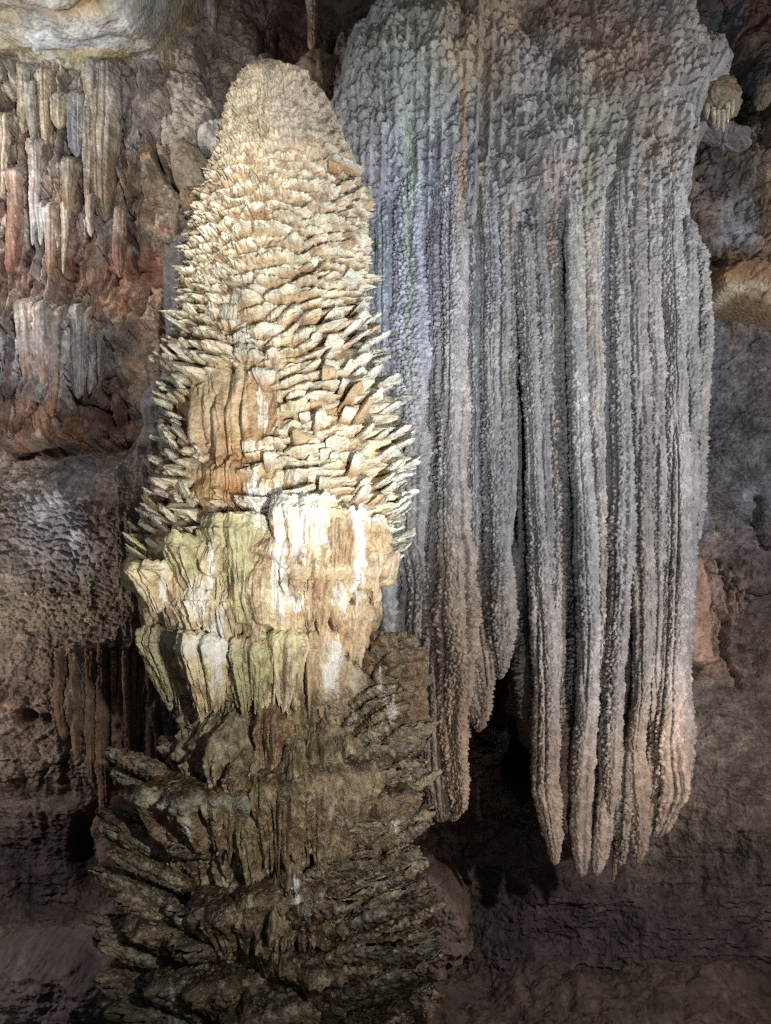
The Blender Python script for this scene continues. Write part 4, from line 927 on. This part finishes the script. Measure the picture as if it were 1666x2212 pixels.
# ------------------------------------------------------------------ the other rocks and hanging stones
def const(d): return lambda px, py: np.full(np.shape(px), d, f32) 
def tint_fn(base, blobs=(), warp=30, seed=0, v=.25):
    def f(px, py):
        c = paint(px, py, base, list(blobs), warp, seed); c = var(c, px, py, v, seed + 3, .03); return var(c, px, py, v * .6, seed + 4, .12)
    return f
BUT = [(600,330),(470,372),(432,440),(405,468),(360,500),(330,518),(326,600),(332,700),(322,800),(285,825),(270,862),(282,910),(266,955),(226,985),(214,1020),(230,1100),(222,1200),(236,1300),(225,1380),(200,1400),(130,1390),(118,1430),(128,1560),(165,1600),(172,1650),(205,1700),(226,1752),(246,1720),(300,1700),(420,1720),(640,1700),(760,1500),(760,500)]
def but_depth(px, py): return (9.95 - .15 * ss(900, 1500, py) - .15 * blob(px, py, 390, 900, 60, 500)).astype(f32)
def but_relief(px, py):
    wx = px + 8 * fbm(px / 30, py / 30, o=3, s=900)
    low = ss(1360, 1420, py) * ss(420, 380, px)
    return .030 * popcorn(wx / 9, py / 9, 901) + .03 * popcorn(px / 19, py / 17, 902) + .12 * fbm(px / 70, py / 110, o=4, s=903) + (.05 + .10 * low) * ridge(wx / 19, py / 420, o=2, s=904) + low * .08 * ridge(wx / 9, py / 200, o=2, s=905)
o = sheet('flowstone_mass', BUT, but_depth, but_relief, tint_fn(srgb(120, 114, 110), [(300,1250,120,260,srgb(124,108,92),.8),(260,1550,160,180,srgb(118,96,80),.9),(340,750,60,200,srgb(112,108,112),.8)], 30, 910), M_curt, step=2.0, roll=34, back=1.9)  # grey darkened in colour for the shade behind the column
tag(o, 'dark grey grainy flowstone wall standing just behind the left side of the bright stalagmite', 'flowstone')

RIB = empty('ribbed_flowstone', P(230, 1560, 9.7), 'row of narrow brown ribs below the dark grainy slope at left', 'flowstone')
for i, (pts, d) in enumerate([([(128,1400,8),(130,1540,9),(140,1600,6)],9.72),([(160,1410,9),(162,1560,9),(168,1640,7)],9.70),([(196,1400,8),(198,1600,10),(200,1690,7)],9.70),([(222,1390,10),(224,1600,14),(226,1700,12),(228,1755,7)],9.68),
     ([(246,1400,7),(246,1560,6),(244,1640,4)],9.69),([(272,1405,7),(276,1560,7),(278,1640,6)],9.62),([(292,1400,6),(290,1600,6),(286,1660,3)],9.68),([(322,1380,9),(326,1560,9),(330,1660,8)],9.68),([(352,1360,8),(356,1500,9),(360,1600,8)],9.68)]):
    under(fold(pts, d, 950 + i * 5, name='rib', colf=tint_fn(srgb(134, 112, 92) if i == 5 else srgb(116, 94, 78), (), 20, 960 + i), amp=.018), RIB)

def stal_fold(px_pts, tint, label, s, depth=None, name='stalactite', cat='stalactite', group='stalactites hanging on the left wall', amp=.012, flute=.16, mat=None, tipc=None):
    x0 = px_pts[0][0]; ym = np.mean([p[1] for p in px_pts])
    d = depth if depth is not None else float(wall_depth(np.array([x0], f32), np.array([ym], f32))[0]) - .30
    def cf(px, py):
        c = var(paint(px, py, srgb(118, 102, 90), WALLB, 40, 200), px, py, .3, s + 3, .04) * .86 + tint * .14
        c = mixc(c, srgb(188, 182, 174), np.clip(fbm(px / 9, py / 70, o=4, s=s + 5, g=.6) * 2, 0, .6)); lu = c.mean(-1, keepdims=True); c = lu + (c - lu) * .72
        k = ss(px_pts[0][1], px_pts[-1][1], py)
        c = mixc(c, tipc if tipc is not None else tint * .85, k * .7)
        st = fbm(px / 3, py / 60, o=3, s=s + 1); return np.clip(c * (1 + .5 * st)[..., None], .01, .85)
    (xa, ya, wa) = px_pts[0]; rs = np.random.default_rng(s); ex = rs.uniform(10, 70); px_pts = [(xa + rs.normal(0, 5), ya - 26 - ex, wa * 1.3), (xa, ya + 6, wa * 1.35)] + [(x, y + (14 if i == 0 else 0), h) for i, (x, y, h) in enumerate(px_pts)]
    o = fold(px_pts, d, s, name=name, mat=mat or M_wall, colf=cf, amp=amp, flute=flute, grain=.06, tuck=.55)
    tag(o, label, cat, group); return o
B_ = srgb(150, 128, 100); G_ = srgb(128, 124, 122); W_ = srgb(196, 190, 186); R_ = srgb(138, 96, 78); Y_ = srgb(172, 156, 122)
ST = [([(50,150,9),(51,230,9),(49,290,7)],Y_,'thin straight stalactite beside the dark hollow at the far left edge'),
 ([(68,160,9),(68,240,10),(72,300,5),(84,330,3)],G_,'grey green stalactite just right of the thin straight one'),
 ([(94,165,10),(95,250,10),(98,312,4)],Y_,'pale tapering stalactite hanging left of the lumpy one'),
 ([(128,190,13),(128,235,14),(128,280,9)],Y_,'short yellowish lumpy stalactite under the grey ledge'),
 ([(166,205,14),(168,300,13),(166,340,8)],srgb(112,112,122),'bluish grey stalactite in the middle of the grey stain'),
 ([(203,170,16),(203,270,15),(206,330,8)],srgb(150,136,108),'bulging tan stalactite joined to the tallest ribbed one'),
 ([(232,125,20),(230,250,22),(222,360,20),(226,430,15),(228,478,8)],srgb(140,126,104),'tallest ribbed tan stalactite reaching from the ceiling edge to the orange rock'),
 ([(187,270,8),(188,360,9),(190,450,5)],srgb(104,92,76),'slim dark stalactite left of the tallest ribbed one'),
 ([(150,360,12),(150,420,11),(150,462,6)],srgb(122,100,66),'mossy olive stub stalactite above the long needle'),
 ([(142,440,7),(140,520,6),(137,592,2)],srgb(190,176,148),'long pale needle stalactite with the sharpest tip'),
 ([(75,325,9),(74,420,8),(70,530,3)],W_,'whitish rounded top stalactite with a long thin end'),
 ([(86,420,9),(88,480,6),(87,530,3)],srgb(206,204,204),'short white stalactite in front of a black gap'),
 ([(30,380,13),(30,500,14),(24,600,10)],R_,'wide reddish stalactite against the far left rock'),
 ([(8,270,10),(6,360,9),(3,425,4)],srgb(190,176,150),'pale stalactite cut by the picture edge under the dark hollow'),
 ([(262,440,9),(262,500,13),(256,560,9),(262,600,4)],srgb(146,102,82),'red brown drop shaped stalactite on the orange rock'),
 ([(195,445,7),(196,490,8),(198,512,5)],srgb(188,180,172),'small greyish white stub on the orange rock'),
 ([(110,470,11),(112,560,10),(108,640,6)],srgb(176,146,108),'honey coloured stalactite below the white one'),
 ([(215,705,6),(214,760,4),(214,815,1.5)],srgb(178,170,164),'thin spike at the right end of the lower grey drapery'),
 ([(194,765,8),(194,820,8),(192,852,4)],srgb(176,172,170),'blunt pale stalactite at the bottom of the lower drapery'),
 ([(170,690,14),(170,790,14),(168,862,6)],srgb(140,136,136),'thick grey stalactite left of the thin spike'),
 ([(100,680,20),(104,780,20),(106,850,12),(112,900,5)],srgb(146,142,144),'broad fluted grey stalactite in the centre of the lower drapery'),
 ([(60,690,16),(66,780,16),(76,880,8),(80,930,4)],srgb(140,124,112),'fluted stalactite with a brown lower end at the drapery left'),
 ([(350,60,10),(350,110,9),(352,150,3)],Y_,'tan striped stalactite hanging beside the white crystals'),
 ([(372,50,13),(370,110,12),(366,150,5)],srgb(150,134,106),'thicker tan stalactite of the pair near the white crystals'),
 ([(410,-20,12),(412,40,10),(414,80,4)],srgb(150,136,118),'brownish stalactite above the pale rock at the top'),
 ([(455,-20,14),(456,60,12),(452,130,6)],srgb(140,128,114),'long greyish stalactite near the top above the pale rock'),
 ]
for i, (pts, c, lab) in enumerate(ST):
    stal_fold(pts, c, lab, 1000 + i * 9, tipc=srgb(140, 100, 66) if i in (16, 20, 21) else None)
stal_fold([(675,18,8),(673,60,7),(674,112,9)], srgb(150,124,104), 'slender pinkish post standing on the dark lump above the stalagmite tip', 1300, depth=11.6, name='rock_post', cat='dripstone', group=None)

def stone(name, px, py, Y, rx, ry, rz, s, tint, label, cat='rock', mat=None, rot=0.0, streak=None):
    o = lump(name, px, py, rx, ry, rz, s, tint=tint, mat=mat or M_wall, flute=.35, cells=.12, Yd=Y, parent=None, wet=.1, streak=streak if streak is not None else tint * .7, n=120)
    if rot:
        n = len(o.data.vertices); a = np.empty(n * 3, f32); o.data.vertices.foreach_get('co', a); a = a.reshape(-1, 3); c = np.array(P(px, py, Y), f32)
        d = a - c; cr, sr = math.cos(rot), math.sin(rot); a = c + np.stack([d[:, 0] * cr - d[:, 2] * sr, d[:, 1], d[:, 0] * sr + d[:, 2] * cr], -1)
        o.data.vertices.foreach_set('co', a.astype(f32).ravel()); o.data.update()
    return tag(o, label, cat)
stone('rock_lump', 684, 158, 11.3, .26, .24, .24, 1400, srgb(92, 86, 82), 'dark grainy lump just behind the stalagmite tip', mat=M_curt)
stone('boulder', 418, 432, 11.2, .16, .2, .15, 1401, srgb(136, 118, 96), 'small tan boulder under the black crack')
stone('boulder', 445, 466, 11.0, .17, .2, .16, 1402, srgb(100, 98, 100), 'small dark grey boulder resting on the flowstone beside the stalagmite')
stone('wedge_stone', 1566, 292, 10.9, .36, .25, .11, 1403, srgb(116, 118, 134), 'bluish wedge shaped stone jutting out over a black gap at right', rot=-.30)
stone('pointed_rock', 1648, 205, 11.1, .10, .1, .16, 1404, srgb(140, 134, 130), 'little pale knob standing up at the right edge')
def smooth_rel(a, s, fr=60): return lambda px, py: .03 * popcorn(px / 11, py / 10, s + 9) + a * fbm(px / fr, py / fr, o=5, s=s, g=.5) + .05 * ridge(px / 34, py / 30, o=4, s=s + 1) + .012 * fbm(px / 4, py / 4, o=3, s=s + 2)
def rocksheet(name, poly, d, col, label, a=.2, roll=40, back=.9, blobs=(), mat=None, s=1500, cat='rock'):
    o = sheet(name, poly, const(d), smooth_rel(a, s), tint_fn(col, blobs, 20, s + 5, .22), mat or M_wall, step=2.2, roll=roll, back=back)
    return tag(o, label, cat)
rocksheet('boulder', [(347,315),(358,290),(392,268),(412,285),(430,300),(462,330),(470,400),(446,420),(425,408),(402,418),(372,382),(352,345)], 11.35, srgb(142,128,110), 'large rounded grey brown boulder outlined by a black crack left of the stalagmite', s=1500, roll=30)
rocksheet('boulder', [(405,262),(440,240),(500,232),(520,330),(470,345),(436,300),(412,290)], 11.15, srgb(186,180,172), 'pale angular boulder touching the left flank of the stalagmite top', s=1520, roll=24)
rocksheet('rock_ledge', [(1548,592),(1562,560),(1600,548),(1720,540),(1760,600),(1740,690),(1660,668),(1600,650),(1560,628)], 10.9, srgb(138,118,94), 'banded orange and cream ledge jutting from the right edge above dark grainy rock', s=1540, roll=26, blobs=[(1600,560,90,14,srgb(112,82,60),.9),(1610,585,90,10,srgb(134,96,62),.8),(1600,620,50,16,srgb(196,184,156),.8)])
rocksheet('rock_mound', [(880,1880),(940,1880),(985,1905),(1018,1950),(1030,2010),(1026,2070),(1005,2110),(960,2150),(900,2190),(820,2190),(820,1900)], 10.6, srgb(122,106,94), 'rounded muddy mound behind the right side of the dark foot', s=1560, roll=55, mat=M_wall, a=.22)
rocksheet('rock_mound', [(-60,2080),(60,2062),(150,2078),(215,2110),(240,2160),(250,2260),(-60,2260)], 9.9, srgb(96,88,86), 'smooth grey brown rock mound in the bottom left corner', s=1580, roll=60, mat=M_mud, a=.14)
rocksheet('rock_pillar', [(180,1790),(200,1745),(226,1738),(250,1760),(262,1850),(250,1960),(215,1960),(195,1880)], 11.0, srgb(104,86,74), 'narrow brown rock pillar beside the black gap left of the dark foot', s=1600, roll=26)
rocksheet('flat_rock', [(1488,1185),(1530,1195),(1548,1260),(1552,1380),(1560,1440),(1480,1450),(1474,1320),(1480,1230)], 11.0, srgb(160,130,114), 'smooth pinkish rock panel right of the curtain edge', s=1620, roll=20, a=.08)
PEND = empty('pendant_stone', P(1552, 225, 9.9), 'shaggy pendant with a dripping cream fringe at the upper right of the curtain', 'dripstone')
lump('body', 1544, 208, .27, .24, .25, 1700, tint=srgb(118,114,108), mat=M_curt, Yd=9.9, cells=.05, parent=PEND, wet=.1)
for i, (x, y0, y1) in enumerate([(1527,225,258),(1540,235,272),(1551,240,278),(1561,240,285),(1572,225,268),(1580,210,250)]):
    under(fold([(x,y0,6),(x+1,(y0+y1)/2,5),(x+2,y1,2)], 9.78, 1710 + i, name='drip', colf=tint_fn(srgb(172,166,146), (), 5, 1720), amp=.01), PEND)
log('rocks')
